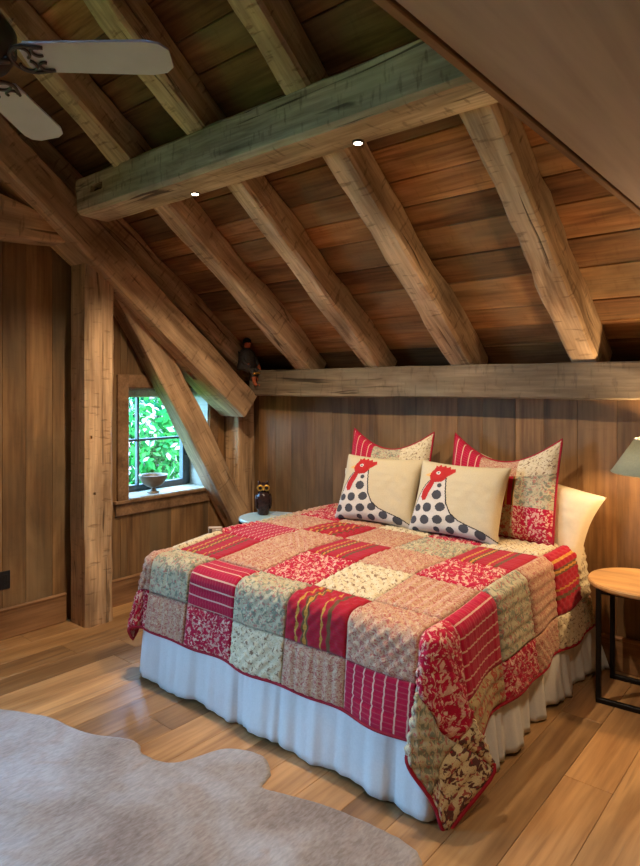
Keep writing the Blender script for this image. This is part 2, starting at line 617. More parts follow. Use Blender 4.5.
# left wall (gable) with the window opening
WY0, WY1, WZ0, WZ1 = 2.665, 3.44, 0.765, 1.60
wl = MB()
def wall_rect(y0, y1, z0, z1, x0=XL - 0.29, x1=XL - 0.022):
    wl.box(((x0 + x1) / 2, (y0 + y1) / 2, (z0 + z1) / 2), (x1 - x0, y1 - y0, z1 - z0))
LY0 = 0.2
wall_rect(LY0, WY0, 0, 4.7); wall_rect(WY1, YB + 0.25, 0, 3.0)
wall_rect(WY0, WY1, 0, WZ0 - 0.0); wall_rect(WY0, WY1, WZ1, 3.6)
V0_, V1_, VZ = -1.38, 0.12, 2.55          # added tall window, unseen past the left edge, for blue daylight
wall_rect(YF - 0.2, V0_, 0, 4.7); wall_rect(V1_, LY0, 0, 4.7); wall_rect(V0_, V1_, 0, 0.1); wall_rect(V0_, V1_, VZ, 4.9)
wall_left = wl.build('wall_left', M['casing'])
tag(wall_left, 'brown vertical board gable wall with the small window', 'wall', kind='structure')
y = LY0
k = 0
while y < YB:
    w = R.choice((0.15, 0.17, 0.18, 0.2))
    y1 = min(y + w, YB)
    # split boards that meet the window at its edges
    for e in (WY0, WY1):
        if y + 0.03 < e < y1 - 0.03: y1 = e
    zt = min(4.5, under(y1) + 0.1)
    mid = (y + y1) / 2
    spans = [(0.0, WZ0), (WZ1, zt)] if WY0 - 0.02 < mid < WY1 + 0.02 else [(0.0, zt)]
    for z0, z1 in spans:
        th = 0.022 + R.uniform(-0.003, 0.003)
        board('board', (XL - 0.011, mid, z0), (XL - 0.011, mid, z1), y1 - y - 0.0015, th, (1, 0, 0), M['wall'], wall_left, 0.0018)
    y = y1

# back wall
wb = MB(); wb.box(((XL + XR) / 2, YB + 0.12, 0.865), (XR - XL + 0.5, 0.2, 1.73))
wall_back = wb.build('wall_back', M['casing'])
tag(wall_back, 'low brown board wall behind the bed', 'wall', kind='structure')
x = XL
while x < XR:
    w = R.choice((0.18, 0.22, 0.26, 0.2))
    x1 = min(x + w, XR)
    th = 0.02 + R.uniform(-0.003, 0.003)
    board('board', ((x + x1) / 2, YB + 0.01, 0.0), ((x + x1) / 2, YB + 0.01, 1.72), x1 - x - 0.001, th, (0, -1, 0), M['wall'], wall_back, 0.0015)
    x = x1
wr = MB(); wr.box((XR + 0.1, (YB + YF) / 2, 2.4), (0.2, YB - YF, 4.8))
tag(wr.build('wall_right', M['wall']), 'brown wall on the far right side of the room', 'wall', kind='structure')

wf = MB(); wf.box(((XL + XR) / 2, YF - 0.1, 2.3), (XR - XL + 0.5, 0.2, 4.6))
tag(wf.build('wall_front', M['wall']), 'brown board wall behind the viewer', 'wall', kind='structure')

# baseboards
def baseboard(name, p0, p1, up, label):
    o = board(name, p0, p1, 0.185, 0.022, up, M['base'], None, 0.005)
    cap_dir = Vector(up) * 0.003
    c = board('cap', Vector(p0) + Vector((0, 0, 0.095)) + cap_dir, Vector(p1) + Vector((0, 0, 0.095)) + cap_dir, 0.02, 0.028, up, M['base'], None, 0.006)
    mw = c.matrix_world.copy()
    c.parent = o
    c.matrix_basis = frame(p0, p1, up).inverted() @ frame(Vector(p0) + Vector((0, 0, 0.095)) + cap_dir, Vector(p1) + Vector((0, 0, 0.095)) + cap_dir, up)
    tag(o, label, 'baseboard', kind='structure')
baseboard('baseboard_left', (XL + 0.013, LY0, 0.0925), (XL + 0.013, 2.18, 0.0925), (1, 0, 0), 'brown baseboard left of the hewn post')
baseboard('baseboard_left_window', (XL + 0.013, 2.42, 0.0925), (XL + 0.013, 3.6, 0.0925), (1, 0, 0), 'brown baseboard under the window')
baseboard('baseboard_back', (-3.93, YB - 0.013, 0.0925), (XR, YB - 0.013, 0.0925), (0, -1, 0), 'brown baseboard along the wall behind the bed')

# roof boards on the slope, running along X, joints over the rafters
RAFT_X = [-4.05, -3.27, -2.60, -1.89, -1.155, -0.44, 0.26, 0.96]
RW, RH = 0.155, 0.19
SL = math.hypot(3.9, 3.9 * TAN)
dslope = Vector((0, -math.cos(TH), math.sin(TH)))
RY = 4.12
org = Vector((0, RY, under(RY))) + NRM * RH
ceil = MB()
cq0, cq1 = org + NRM * 0.075, org + dslope * (RY / math.cos(TH)) + NRM * 0.075
ceil.v = []
mid = (cq0 + cq1) / 2
Lc = (cq1 - cq0).length
cm_ = frame(cq0 + Vector(((XL + XR) / 2, 0, 0)), cq1 + Vector(((XL + XR) / 2, 0, 0)), NRM)
vs, fs = chamfer_box(Lc, XR - XL + 0.6, 0.1, 0)
ceil.add(vs, fs, cm_)
# the far slope beyond the ridge, overhead of the camera
rz = (org + dslope * (RY / math.cos(TH))).z
p0 = Vector(((XL + XR) / 2, 0.0, rz + 0.075)); p1 = Vector(((XL + XR) / 2, -2.4, rz + 0.075 - 2.4 * TAN))
vs, fs = chamfer_box((p1 - p0).length, XR - XL + 0.6, 0.1, 0)
ceil.add(vs, fs, frame(p0, p1, (0, -math.sin(TH), math.cos(TH))))
ceiling = ceil.build('ceiling', M['roof'])
tag(ceiling, 'sloping attic ceiling of rough sawn roof boards', 'ceiling', kind='structure')
s = 0.0
joints = [rx for rx in RAFT_X]
while s < Lc - 0.02:
    w = R.choice((0.17, 0.2, 0.22, 0.25))
    s1 = min(s + w, Lc)
    c = org + dslope * ((s + s1) / 2) + NRM * 0.0125
    x = XL - 0.2
    while x < XR:
        cand = [j for j in joints if j > x + 1.1]
        x1 = R.choice(cand[:3]) if cand else XR
        if XR - x1 < 0.5: x1 = XR
        lift = NRM * R.uniform(-0.003, 0.003)
        board('board', Vector((x + 0.001, c.y, c.z)) + lift, Vector((x1 - 0.001, c.y, c.z)) + lift, s1 - s - 0.004, 0.025, NRM, M['roof'], ceiling, 0.004)
        x = x1
    s = s1

# lower flat ceiling at the right with its thin edge
SX, SZ = -0.66, 2.3
so = MB(); so.box(((SX + 0.03 + XR) / 2, 0.75, SZ + 0.02), (XR - SX - 0.03, 4.1, 0.04))
lower = mesh_obj('ceiling_lower', *chamfer_box(4.1, XR - SX - 0.03, 0.04, 0), M['soffit'])
lower.matrix_world = frame(((SX + 0.03 + XR) / 2, -1.3, SZ + 0.02), ((SX + 0.03 + XR) / 2, 2.8, SZ + 0.02))
tag(lower, 'smooth brown flat lower ceiling panel at upper right', 'ceiling', kind='structure')
edge = board('trim_1', (SX + 0.012, -1.3, SZ + 0.016), (SX + 0.012, 2.8, SZ + 0.016), 0.024, 0.042, (0, 0, 1), M['casing'], None, 0.003)
tag(edge, 'narrow wooden edge strip of the lower ceiling', 'trim', kind='structure')

# ------------------------------------------------------------------ window
win = empty('window_1', (XL, (WY0 + WY1) / 2, WZ0))
tag(win, 'small grey framed window in the gable wall behind the slanted brace', 'window', kind='structure')
W0 = win.location.copy()
def wpart(name, c, s, mat, ch=0.003, parent=win):
    vs, fs = chamfer_box(s[0], s[1], s[2], ch)
    o = mesh_obj(name, vs, fs, mat, parent)
    o.location = Vector(c) - W0
    return o
GX = XL - 0.245                      # glass plane
# linings of the reveal
wpart('jamb', (XL - 0.13, WY0 + 0.006, (WZ0 + WZ1) / 2), (0.28, 0.012, WZ1 - WZ0), M['sill'])
wpart('jamb', (XL - 0.13, WY1 - 0.006, (WZ0 + WZ1) / 2), (0.28, 0.012, WZ1 - WZ0), M['sill'])
wpart('head_lining', (XL - 0.115, (WY0 + WY1) / 2, WZ1 - 0.006), (0.25, WY1 - WY0 - 0.024, 0.012), M['sill'])
wpart('sill', (XL - 0.115, (WY0 + WY1) / 2, WZ0 + 0.001), (0.31, WY1 - WY0 - 0.024, 0.022), M['sill'])
# casings on the room side
wpart('casing', (XL + 0.012, WY0 - 0.045, (WZ0 + WZ1) / 2 + 0.05), (0.024, 0.09, WZ1 - WZ0 + 0.1), M['casing'])
wpart('casing', (XL + 0.012, WY1 + 0.045, (WZ0 + WZ1) / 2 + 0.05), (0.024, 0.09, WZ1 - WZ0 + 0.1), M['casing'])
wpart('casing', (XL + 0.012, (WY0 + WY1) / 2, WZ1 + 0.05), (0.023, WY1 - WY0, 0.10), M['casing'])
wpart('stool', (XL + 0.022, (WY0 + WY1) / 2 - 0.01, WZ0 - 0.008), (0.044, WY1 - WY0 + 0.22, 0.022), M['casing'])
wpart('apron', (XL + 0.011, (WY0 + WY1) / 2 - 0.01, WZ0 - 0.064), (0.022, WY1 - WY0 + 0.19, 0.09), M['casing'])
# sash
FW = 0.05
fy0, fy1, fz0, fz1 = WY0 + 0.012, WY1 - 0.042, WZ0 + 0.012, WZ1 - 0.012
wpart('outer_frame', (GX - 0.01, fy1 + 0.016, (fz0 + fz1) / 2), (0.05, 0.028, fz1 - fz0), M['winframe'])
wpart('blind_cassette', (GX + 0.06, (fy0 + fy1) / 2, fz1 - 0.032), (0.05, fy1 - fy0, 0.06), M['sill'], 0.008)
for yy in (fy0 + FW / 2, fy1 - FW / 2):
    wpart('sash_stile', (GX, yy, (fz0 + fz1) / 2), (0.05, FW, fz1 - fz0), M['winframe'])
for zz in (fz0 + FW / 2, fz1 - FW / 2):
    wpart('sash_rail', (GX, (fy0 + fy1) / 2, zz), (0.05, fy1 - fy0 - 2 * FW, FW), M['winframe'])
my = [fy0 + FW, 2.915, fy1 - FW]
mz = [fz0 + FW + (fz1 - fz0 - 2 * FW) * q / 2 for q in (0, 1, 2)]
wpart('muntin', (GX, my[1], (mz[0] + mz[2]) / 2), (0.035, 0.02, mz[2] - mz[0]), M['winframe'])
for a in (0, 1):
    wpart('muntin', (GX, (my[a] + my[a + 1]) / 2, mz[1]), (0.035, my[a + 1] - my[a] - 0.02, 0.02), M['winframe'])
    for b in (0, 1):
        wpart('pane', (GX, (my[a] + my[a + 1]) / 2, (mz[b] + mz[b + 1]) / 2), (0.004, my[a + 1] - my[a], mz[b + 1] - mz[b]), M['glass'], 0)
wpart('latch', (GX + 0.035, fy1 - 0.02, 1.06), (0.02, 0.02, 0.07), M['metal'])
wpart('hinge', (XL - 0.1, WY1 - 0.015, 1.0), (0.05, 0.006, 0.06), M['metal'])

added_win = empty('added_window', (XL, (V0_ + V1_) / 2, 0.1))  # added unseen window that brings blue daylight to bed and rug
tag(added_win, 'tall window added for daylight farther along the left wall, out of view', 'window', kind='structure')
W0 = added_win.location.copy()
for yy in (V0_ + 0.03, (V0_ + V1_) / 2, V1_ - 0.03):
    wpart('stile', (XL - 0.12, yy, (0.1 + VZ) / 2), (0.06, 0.06, VZ - 0.1), M['winframe'], parent=added_win)
for zz in (0.13, VZ - 0.03):
    for yy in ((V0_ * 3 + V1_) / 4, (V0_ + V1_ * 3) / 4):
        wpart('rail', (XL - 0.12, yy, zz), (0.06, (V1_ - V0_) / 2 - 0.09, 0.06), M['winframe'], parent=added_win)
for yy in ((V0_ * 3 + V1_) / 4, (V0_ + V1_ * 3) / 4):
    wpart('pane', (XL - 0.12, yy, (0.1 + VZ) / 2), (0.004, (V1_ - V0_) / 2 - 0.09, VZ - 0.22), M['glass'], 0, parent=added_win)
def portal(y0, y1, z0, z1, x):
    pd = bpy.data.lights.new('daylight_portal', 'AREA')
    pd.shape = 'RECTANGLE'; pd.size = y1 - y0; pd.size_y = z1 - z0
    pd.cycles.is_portal = True
    po = bpy.data.objects.new('daylight_portal', pd)
    po.location = (x, (y0 + y1) / 2, (z0 + z1) / 2)
    po.rotation_euler = Vector((1, 0, 0)).to_track_quat('-Z', 'Z').to_euler()
    link(po)
portal(V0_, V1_, 0.1, VZ, XL - 0.3)
portal(WY0, WY1, WZ0, WZ1, XL - 0.31)

# ------------------------------------------------------------------ timber frame
rl = ['dark hewn rafter hard against the gable principal, nearest the left wall',
      'hewn rafter second from the gable wall, ending above the carved figurine',
      'hewn rafter in the middle of the slope, above the left pillows',
      'orange-brown hewn rafter meeting the beam beside the right spot light',
      'pale hewn rafter farthest right in view, above the bedside table',
      'hewn rafter above the lower ceiling, first past its edge',
      'hewn rafter above the lower ceiling, middle one',
      'hewn rafter above the lower ceiling, nearest the right wall']
for i, rx in enumerate(RAFT_X[:6]):
    a = Vector((rx - (0.03 if 0 < i < 4 else 0), 3.80, under(3.80))) + NRM * RH / 2
    b = Vector((rx + (0.06 if 0 < i < 4 else 0), 0.05, under(0.05))) + NRM * RH / 2
    o = timber('rafter', a, b, RW, RH, NRM, M['raft'], rough=0.02, ch=0.016, seed=20 + i)
    tag(o, rl[i], 'rafter', 'rafters of the sloping roof')

o = timber('wall_plate_beam', (-3.86, 3.735, 1.64), (XR, 3.735, 1.64), 0.17, 0.21, (0, 0, 1), M['plateb'], seed=3, rough=0.008, ch=0.01)
tag(o, 'grey hewn plate beam along the top of the wall behind the bed', 'beam')
o = timber('roof_beam', (-3.765, 2.18, 2.815), (0.6, 2.18, 2.815), 0.245, 0.235, (0, 0, 1), M['beam'], seed=5, rough=0.012, ch=0.022,
           cuts=[((-1.95, -0.11, 0.015), (0.13, 0.12, 0.045)), ((1.62, -0.11, 0.05), (0.10, 0.06, 0.04))])
tag(o, 'big weathered hewn beam crossing the ceiling with two spot lights', 'beam')
def pr(y): return 1.95 + 0.80 * (3.0 - y)
prn = Vector((0, 0.8, 1)).normalized()
o = timber('principal_rafter', (-3.955, 0.35, pr(0.35)), (-3.955, 3.62, pr(3.62)), 0.31, 0.236, prn, M['post'], seed=9, rough=0.012, ch=0.014,
           cuts=[((1.55, 0.0, -0.11), (0.10, 0.05, 0.08))])
tag(o, 'massive diagonal hewn principal rafter on the gable wall', 'beam')
o = timber('hewn_post', (-4.0, 2.295, 0.0), (-4.0, 2.295, 2.5), 0.205, 0.235, (1, 0, 0), M['post'], seed=12, rough=0.010, ch=0.022,
           cuts=[((0.02, 0.07, 0.118), (0.02, 0.018, 0.03)), ((-0.36, 0.045, 0.118), (0.018, 0.018, 0.03))])
tag(o, 'upright brown hewn post standing on the floor left of the window', 'post')
o = timber('corner_post', (-4.045, 3.715, 0.0), (-4.045, 3.715, 1.60), 0.19, 0.17, (1, 0, 0), M['post'], seed=14, rough=0.005, ch=0.008)
tag(o, 'upright post in the room corner beyond the window', 'post')
o = timber('diagonal_brace', (-4.035, 2.50, 2.36), (-4.035, 3.70, 0.42), 0.175, 0.20, (0, 1, 0.62), M['post'], seed=17, rough=0.014, ch=0.015,
           cuts=[((-0.62, 0.0, -0.09), (0.13, 0.05, 0.09)), ((0.92, 0.0, -0.09), (0.15, 0.045, 0.09))], bow=0.02)
tag(o, 'slanting hewn brace with mortise slots crossing in front of the window', 'brace')
ol = [(0.25, 2.50), (0.8, 2.505), (1.3, 2.51), (1.66, 2.516), (1.95, 2.535), (2.21, 2.56), (2.19, 2.60), (2.10, 2.635), (1.98, 2.675), (1.82, 2.73), (1.62, 2.778), (1.3, 2.80), (0.8, 2.81), (0.25, 2.81)]
o = prism('curved_tie', ol, -4.10, -3.90, M['post'])
md = o.modifiers.new('bevel', 'BEVEL'); md.width = 0.015; md.segments = 2
me = o.data
rotm = Matrix.Rotation(math.radians(90), 4, 'Z')   # put the grain along the timber
for v in me.vertices: v.co = rotm.inverted() @ v.co
o.matrix_world = rotm
tag(o, 'arched hewn tie timber running left from the post under the principal rafter', 'beam')

# ------------------------------------------------------------------ spot lights
def spot(name, loc, power, angle, col, label, grp=None, blend=0.7, rad=0.016):
    r = empty(name, loc)
    MB().lathe([(0.026, 0.0), (0.028, -0.005), (0.025, -0.009), (0.019, -0.009)], 20).build('ring', M['fanmetal'], r, True)
    MB().lathe([(0.0185, -0.004), (0.0185, -0.0095), (0.001, -0.0095)], 20).build('lens', M['lens'], r)
    ld = bpy.data.lights.new(name, 'SPOT')
    ld.energy = power; ld.spot_size = math.radians(angle); ld.spot_blend = blend
    ld.color = col; ld.shadow_soft_size = rad
    lo = bpy.data.objects.new('spot_beam', ld)
    lo.location = (0, 0, -0.05)
    lo.parent = r
    link(lo)
    tag(r, label, 'spot light', grp)
    return r
WARM = (1.0, 0.79, 0.56)
spot('spot_light', (-2.82, 2.25, 2.697), PUCK_W, 142, WARM, 'small lit spot light under the beam, the left one of two', 'spot lights under the beam')
spot('spot_light', (-1.68, 2.25, 2.697), PUCK_W, 142, WARM, 'small lit spot light under the beam, the right one of two', 'spot lights under the beam')
spot('recessed_light', (-0.352, 1.62, SZ - 0.001), SOFFIT_W, 120, WARM, 'tiny recessed light in the lower ceiling at the right edge', 'recessed lights in the lower ceiling')
spot('recessed_light', (-0.352, 0.30, SZ - 0.001), SOFFIT_W * 0.35, 120, WARM, 'added unseen fill light in the lower ceiling above the viewer', 'recessed lights in the lower ceiling')  # added light out of view, warm fill for the front of the room

# ------------------------------------------------------------------ bed
BX0, BX1, BY0, BY1, BZ = -3.03, -1.19, 2.07, 3.78, 0.66
bed = empty('bed', ((BX0 + BX1) / 2, (BY0 + BY1) / 2, 0))
tag(bed, 'wide bed with white gathered skirt under the patchwork quilt', 'bed')
B0 = bed.location.copy()
def rounded_slab(sx, sy, sz, r, n=4):
    bm = bmesh.new()
    bmesh.ops.create_cube(bm, size=1.0)
    for v in bm.verts: v.co = Vector((v.co.x * sx, v.co.y * sy, v.co.z * sz))
    bmesh.ops.bevel(bm, geom=list(bm.edges), offset=r, segments=n, affect='EDGES', profile=0.5)
    bm.verts.index_update()
    vs = [v.co.copy() for v in bm.verts]; fs = [tuple(v.index for v in f.verts) for f in bm.faces]
    bm.free()
    return vs, fs
vs, fs = rounded_slab(BX1 - BX0 - 0.02, BY1 - BY0 - 0.02, 0.30, 0.05)
o = mesh_obj('mattress', vs, fs, M['mattress'], bed, True); o.location = (0, 0, 0.50)
vs, fs = rounded_slab(BX1 - BX0 - 0.06, BY1 - BY0 - 0.06, 0.24, 0.02)
o = mesh_obj('box_spring', vs, fs, M['mattress'], bed, True); o.location = (0, 0, 0.23)
for sx in (-1, 1):
    for sy in (-1, 1):
        o = mesh_obj('bed_foot', *chamfer_box(0.06, 0.06, 0.11, 0.005), M['metal'], bed)
        o.location = (sx * 0.8, sy * 0.75, 0.055)

def skirt():
    """one gathered cloth round both sides and the foot, folds deepen downwards"""
    cr = 0.05
    x0, x1, y0, y1 = BX0 - 0.015, BX1 + 0.015, BY0 - 0.015, BY1
    path = []                                   # (point, outward, ripple, distance to head end on the right)
    st = 0.011
    n_ = int((y1 - y0 - cr) / st)
    for i in range(n_): path.append((x0, y1 - (y1 - y0 - cr) * i / n_, -1, 0, 0.8, 9))
    for i in range(8):
        a = math.pi + math.pi / 2 * i / 8
        path.append((x0 + cr + cr * math.cos(a), y0 + cr + cr * math.sin(a), math.cos(a), math.sin(a), 0.45, 9))
    n_ = int((x1 - x0 - 2 * cr) / st)
    for i in range(n_): path.append((x0 + cr + (x1 - x0 - 2 * cr) * i / n_, y0, 0, -1, 0.55, 9))
    for i in range(8):
        a = 1.5 * math.pi + math.pi / 2 * i / 8
        path.append((x1 - cr + cr * math.cos(a), y0 + cr + cr * math.sin(a), math.cos(a), math.sin(a), 0.5, 9))
    n_ = int((y1 - y0 - cr) / st)
    for i in range(n_ + 1):
        y = y0 + cr + (y1 - y0 - cr) * i / n_
        path.append((x1, y, 1, 0, min(1.0, 0.5 + (y - y0) * 2), y1 - y))
    rr = random.Random(3)
    ph = [rr.uniform(0, 6.28) for _ in range(6)]
    total = st * len(path)
    pleats = [rr.uniform(0.05, total) for _ in range(int(total / 0.3))]
    vs, fs = [], []
    nz_ = 14
    for j in range(nz_ + 1):
        h = j / nz_
        for i, (x, y, ox, oy, rp, dh) in enumerate(path):
            d = i * st
            o_ = 0.012 * math.sin(d * 21 + ph[0]) + 0.010 * math.sin(d * 37 + ph[1] + 0.6 * h) + 0.014 * math.sin(d * 9 + ph[2]) + 0.006 * math.sin(d * 83 + ph[3])
            for pl in pleats:
                if abs(d - pl) < 0.06: o_ -= 0.030 * math.exp(-((d - pl) / 0.013) ** 2)
            off = rp * o_ * (0.25 + 0.75 * h) + 0.035 * h + 0.005
            if dh < 0.35:
                q = (0.35 - dh) / 0.35
                off += 0.12 * q * q * h
            z = 0.37 * (1 - h) + 0.006 + 0.008 * h * (1 + math.sin(d * 13 + ph[4]))
            vs.append((x + ox * off - B0.x, y + oy * off - B0.y, z))
    w = len(path)
    for j in range(nz_):
        for i in range(w - 1):
            a = j * w + i
            fs.append((a, a + w, a + w + 1, a + 1))
    o = mesh_obj('bed_skirt', vs, fs, M['skirt'], bed, True)
    md = o.modifiers.new('thickness', 'SOLIDIFY'); md.thickness = 0.002
    o['label'] = 'white gathered bed skirt'
skirt()

# ------------------------------------------------------------------ quilt
QX0, QX1, QY0 = BX0 - 0.015, BX1 + 0.015, BY0 - 0.015    # edges the quilt folds over
QZ = 0.672
ER = 0.06                                               # fold radius
OV_L, OV_R, OV_F = 0.27, 0.46, 0.39
QHEAD = 3.74

def drop(a):
    """overhang a -> (outwards, down)"""
    arc = ER * math.pi / 2
    if a <= arc:
        w = a / ER
        return ER * math.sin(w), ER * (1 - math.cos(w))
    e = a - arc
    return ER + e * 0.12, ER + e * 0.992

def quilt_pt(s, t):
    a = 0.0; b = max(0.0, (QY0 + ER) - t)
    sgn = 1
    ex0, ex1 = QX0 + ER, QX1 - ER
    if s > ex1: a = s - ex1
    elif s < ex0: a = ex0 - s; sgn = -1
    cx = min(max(s, ex0), ex1); cy = max(t, QY0 + ER)
    wob = 0.004 * noise.noise(Vector((s * 5, t * 5, 0.3))) + 0.006 * noise.noise(Vector((s * 2, t * 2, 7.3)))
    k_ = min(1.0, max(0.0, (cy - 2.15) / 0.55))
    wob += 0.042 * k_ * k_ * (3 - 2 * k_)
    if a == 0 and b == 0:
        return Vector((cx, cy, QZ + wob))
    rho = math.hypot(a, b); phi = math.atan2(b, a)
    if a > 0 and b > 0 and sgn > 0:
        rho *= 1 + 0.13 * math.sin(2 * phi) ** 2
    o_, d_ = drop(rho)
    e_ = max(0.0, rho - 0.06)
    tx = ty = 0.0
    if a > 0 and b > 0:
        lobe = math.sin(4 * phi) ** 2
        if sgn > 0:
            if phi < math.pi / 4:      # the flap that swings back along the side
                ty = 0.42 * e_ * lobe; o_ += 0.20 * e_ * lobe
                d_ -= 0.05 * e_ * lobe
            else:                      # the small lobe over the foot
                tx = -0.16 * e_ * lobe; o_ += 0.14 * e_ * lobe
                d_ -= 0.03 * e_ * lobe
        else:
            o_ += 0.13 * e_ * lobe; d_ -= 0.06 * e_ * lobe
    else:
        l = s if b > 0 else t
        o_ += 0.035 * e_ * math.sin(l * 9.0 + 1.3) + 0.025 * e_ * math.sin(l * 17 + 0.5)
    return Vector((cx + sgn * math.cos(phi) * o_ + tx, cy - math.sin(phi) * o_ + ty, QZ - d_ + wob))

def quilt_n(s, t):
    e = 0.004
    n = (quilt_pt(s + e, t) - quilt_pt(s - e, t)).cross(quilt_pt(s, t + e) - quilt_pt(s, t - e))
    return n.normalized()

quilt = empty('patchwork_quilt', ((QX0 + QX1) / 2, (QY0 + QHEAD) / 2, QZ))
tag(quilt, 'red and beige patchwork quilt spread over the bed', 'quilt')
Q0 = quilt.location.copy()

ex0, ex1 = QX0 + ER, QX1 - ER
S0, S1 = ex0 - OV_L - ER * 0.57, ex1 + OV_R + ER * 0.57
T0, T1 = QY0 + ER - OV_F - ER * 0.57, QHEAD
sb = [S0, -2.95, -2.615, -2.275, -1.93, -1.59, -1.25, -0.91, S1]
tb = [T0, T0 + 0.205, 2.235, 2.575, 2.915, 3.255, 3.595, T1]
# rows from the foot hem up, columns from the left hem to the right hem; stripe direction in lower case v (along Y) or h
LAYOUT = [
    ['D', 'F', 'D', 'E', 'F', 'Bv', 'A', 'P'],
    ['F', 'A', 'Bh', 'A', 'Cv', 'F', 'D', 'P'],
    ['E', 'Cv', 'F', 'D', 'E', 'F', 'Bv', 'G'],
    ['D', 'Bv', 'F', 'Cv', 'F', 'D', 'A', 'D'],
    ['A', 'F', 'Cv', 'F', 'A', 'Cv', 'F', 'F'],
    ['F', 'D', 'F', 'E', 'D', 'E', 'Cv', 'E'],
    ['D', 'F', 'D', 'A', 'F', 'D', 'E', 'A'],
]
qr = random.Random(11)
STEP = 0.0115
for r_ in range(len(tb) - 1):
    for c_ in range(len(sb) - 1):
        s0, s1, t0, t1 = sb[c_], sb[c_ + 1], tb[r_], tb[r_ + 1]
        if s1 - s0 < 0.02 or t1 - t0 < 0.02: continue
        kind = LAYOUT[r_][c_]
        nx, ny = max(2, round((s1 - s0) / STEP)), max(2, round((t1 - t0) / STEP))
        style = qr.choice(('dia', 'dia', 'chan')) if kind[0] in 'AEFGPD' else qr.choice(('rows', 'dia'))
        vs, fs, uv = [], [], []
        for j in range(ny + 1):
            for i in range(nx + 1):
                s = s0 + (s1 - s0) * i / nx; t = t0 + (t1 - t0) * j / ny
                p = quilt_pt(s, t)
                if style == 'dia':
                    c = 0.058
                    q = abs(math.sin(math.pi * (s + t) / c) * math.sin(math.pi * (s - t) / c)) ** 0.5
                elif style == 'chan':
                    q = math.sqrt(abs(math.sin(math.pi * s / 0.05)))
                else:
                    q = math.sqrt(abs(math.sin(math.pi * t / 0.03))) * 0.6
                edge_d = min(s - s0, s1 - s, t - t0, t1 - t)
                q *= min(1.0, edge_d / 0.016)
                p = p + quilt_n(s, t) * (0.017 * q)
                vs.append(p - Q0)
                uv.append((s - s0, t - t0) if kind[-1] != 'h' else (t - t0, s - s0))
        w = nx + 1
        for j in range(ny):
            for i in range(nx):
                a = j * w + i
                fs.append((a, a + 1, a + w + 1, a + w))
        o = mesh_obj('patch', vs, fs, F[kind[0]], quilt, True, uvs=uv)
        md = o.modifiers.new('thickness', 'SOLIDIFY'); md.thickness = 0.006; md.offset = -1
# crimson binding along the hem
per = []
N = 60
per += [(S0, T1 + (T0 - T1) * i / N) for i in range(N)]
per += [(S0 + (S1 - S0) * i / 110, T0) for i in range(110)]
per += [(S1, T0 + (T1 - T0) * i / N) for i in range(N + 1)]
MB().tube([quilt_pt(s, t) - Q0 for s, t in per], 0.0085, 8).build('binding', M['bind'], quilt, True)

# ------------------------------------------------------------------ pillows
def inside(poly, x, y):
    c = False
    n = len(poly)
    for i in range(n):
        x1, y1 = poly[i]; x2, y2 = poly[(i + 1) % n]
        if (y1 > y) != (y2 > y) and x < (x2 - x1) * (y - y1) / (y2 - y1) + x1:
            c = not c
    return c

def pillow_pt(u, v, W, H, T, side, pinch=0.07, dip=0.0, seed=0.0, pw_=0.42):
    """u,v in -1..1; local X width, Z height (0 at bottom), -Y the front"""
    x = W / 2 * u * (1 - pinch * (1 - v * v) * abs(u) ** 3)
    z = H / 2 * v * (1 - pinch * (1 - u * u) * abs(v) ** 3)
    th = T / 2 * (max(0.0, (1 - u ** 4) * (1 - v ** 4))) ** pw_
    th *= 1 + 0.10 * noise.noise(Vector((u * 1.6 + seed, v * 1.6, side)))
    th += 0.005 * noise.noise(Vector((u * 5 + seed, v * 5, side * 3.1))) * (1 - u ** 6) * (1 - v ** 6)
    if dip:
        w = math.cos(math.pi / 2 * u) ** 0.95
        z -= dip * w * max(0.0, (v + 0.25) / 1.25) ** 1.5
    return Vector((x, -side * th, z + H / 2))

def pillow_side(name, W, H, T, side, mat, parent, n=28, u0=-1, u1=1, v0=-1, v1=1, mats=None, fm=None, uvm=False, **kw):
    vs, fs, uv = [], [], []
    nu, nv = max(3, round(n * (u1 - u0) / 2)), max(3, round(n * (v1 - v0) / 2))
    for j in range(nv + 1):
        for i in range(nu + 1):
            u = u0 + (u1 - u0) * i / nu; v = v0 + (v1 - v0) * j / nv
            p = pillow_pt(u, v, W, H, T, side, **kw)
            vs.append(p); uv.append((u * W / 2, v * H / 2))
    w = nu + 1
    for j in range(nv):
        for i in range(nu):
            a = j * w + i
            fs.append((a, a + 1, a + w + 1, a + w) if side > 0 else (a, a + w, a + w + 1, a + 1))
    fi = [fm(u0 + (u1 - u0) * (i + .5) / nu, v0 + (v1 - v0) * (j + .5) / nv) for j in range(nv) for i in range(nu)] if fm else None
    return mesh_obj(name, vs, fs, mat, parent, True, mats=mats, fmat=fi, uvs=uv if uvm else None)

# white sleeping pillows, lying against the wall behind the others
def sleeping_pillow(x, y, rz, lean, W, H, label, seed, z=0.71, roll=0.0):
    r = empty('sleeping_pillow', (x, y, z), rz)
    r.rotation_euler = (lean, roll, rz)
    pillow_side('pillowcase_front', W, H, 0.18, 1, M['sheet'], r, 40, pinch=0.10, seed=seed)
    pillow_side('pillowcase_back', W, H, 0.18, -1, M['sheet'], r, 40, pinch=0.10, seed=seed)
    return tag(r, label, 'pillow', 'white sleeping pillows')
sleeping_pillow(-1.545, 3.625, math.radians(-3), math.radians(-11), 0.82, 0.45, 'white pillow poking out right of the patchwork shams', 1.0, 0.665, math.radians(14))
sleeping_pillow(-2.46, 3.64, 0, math.radians(-11), 0.84, 0.30, 'white pillow hidden behind the left patchwork sham', 4.0)

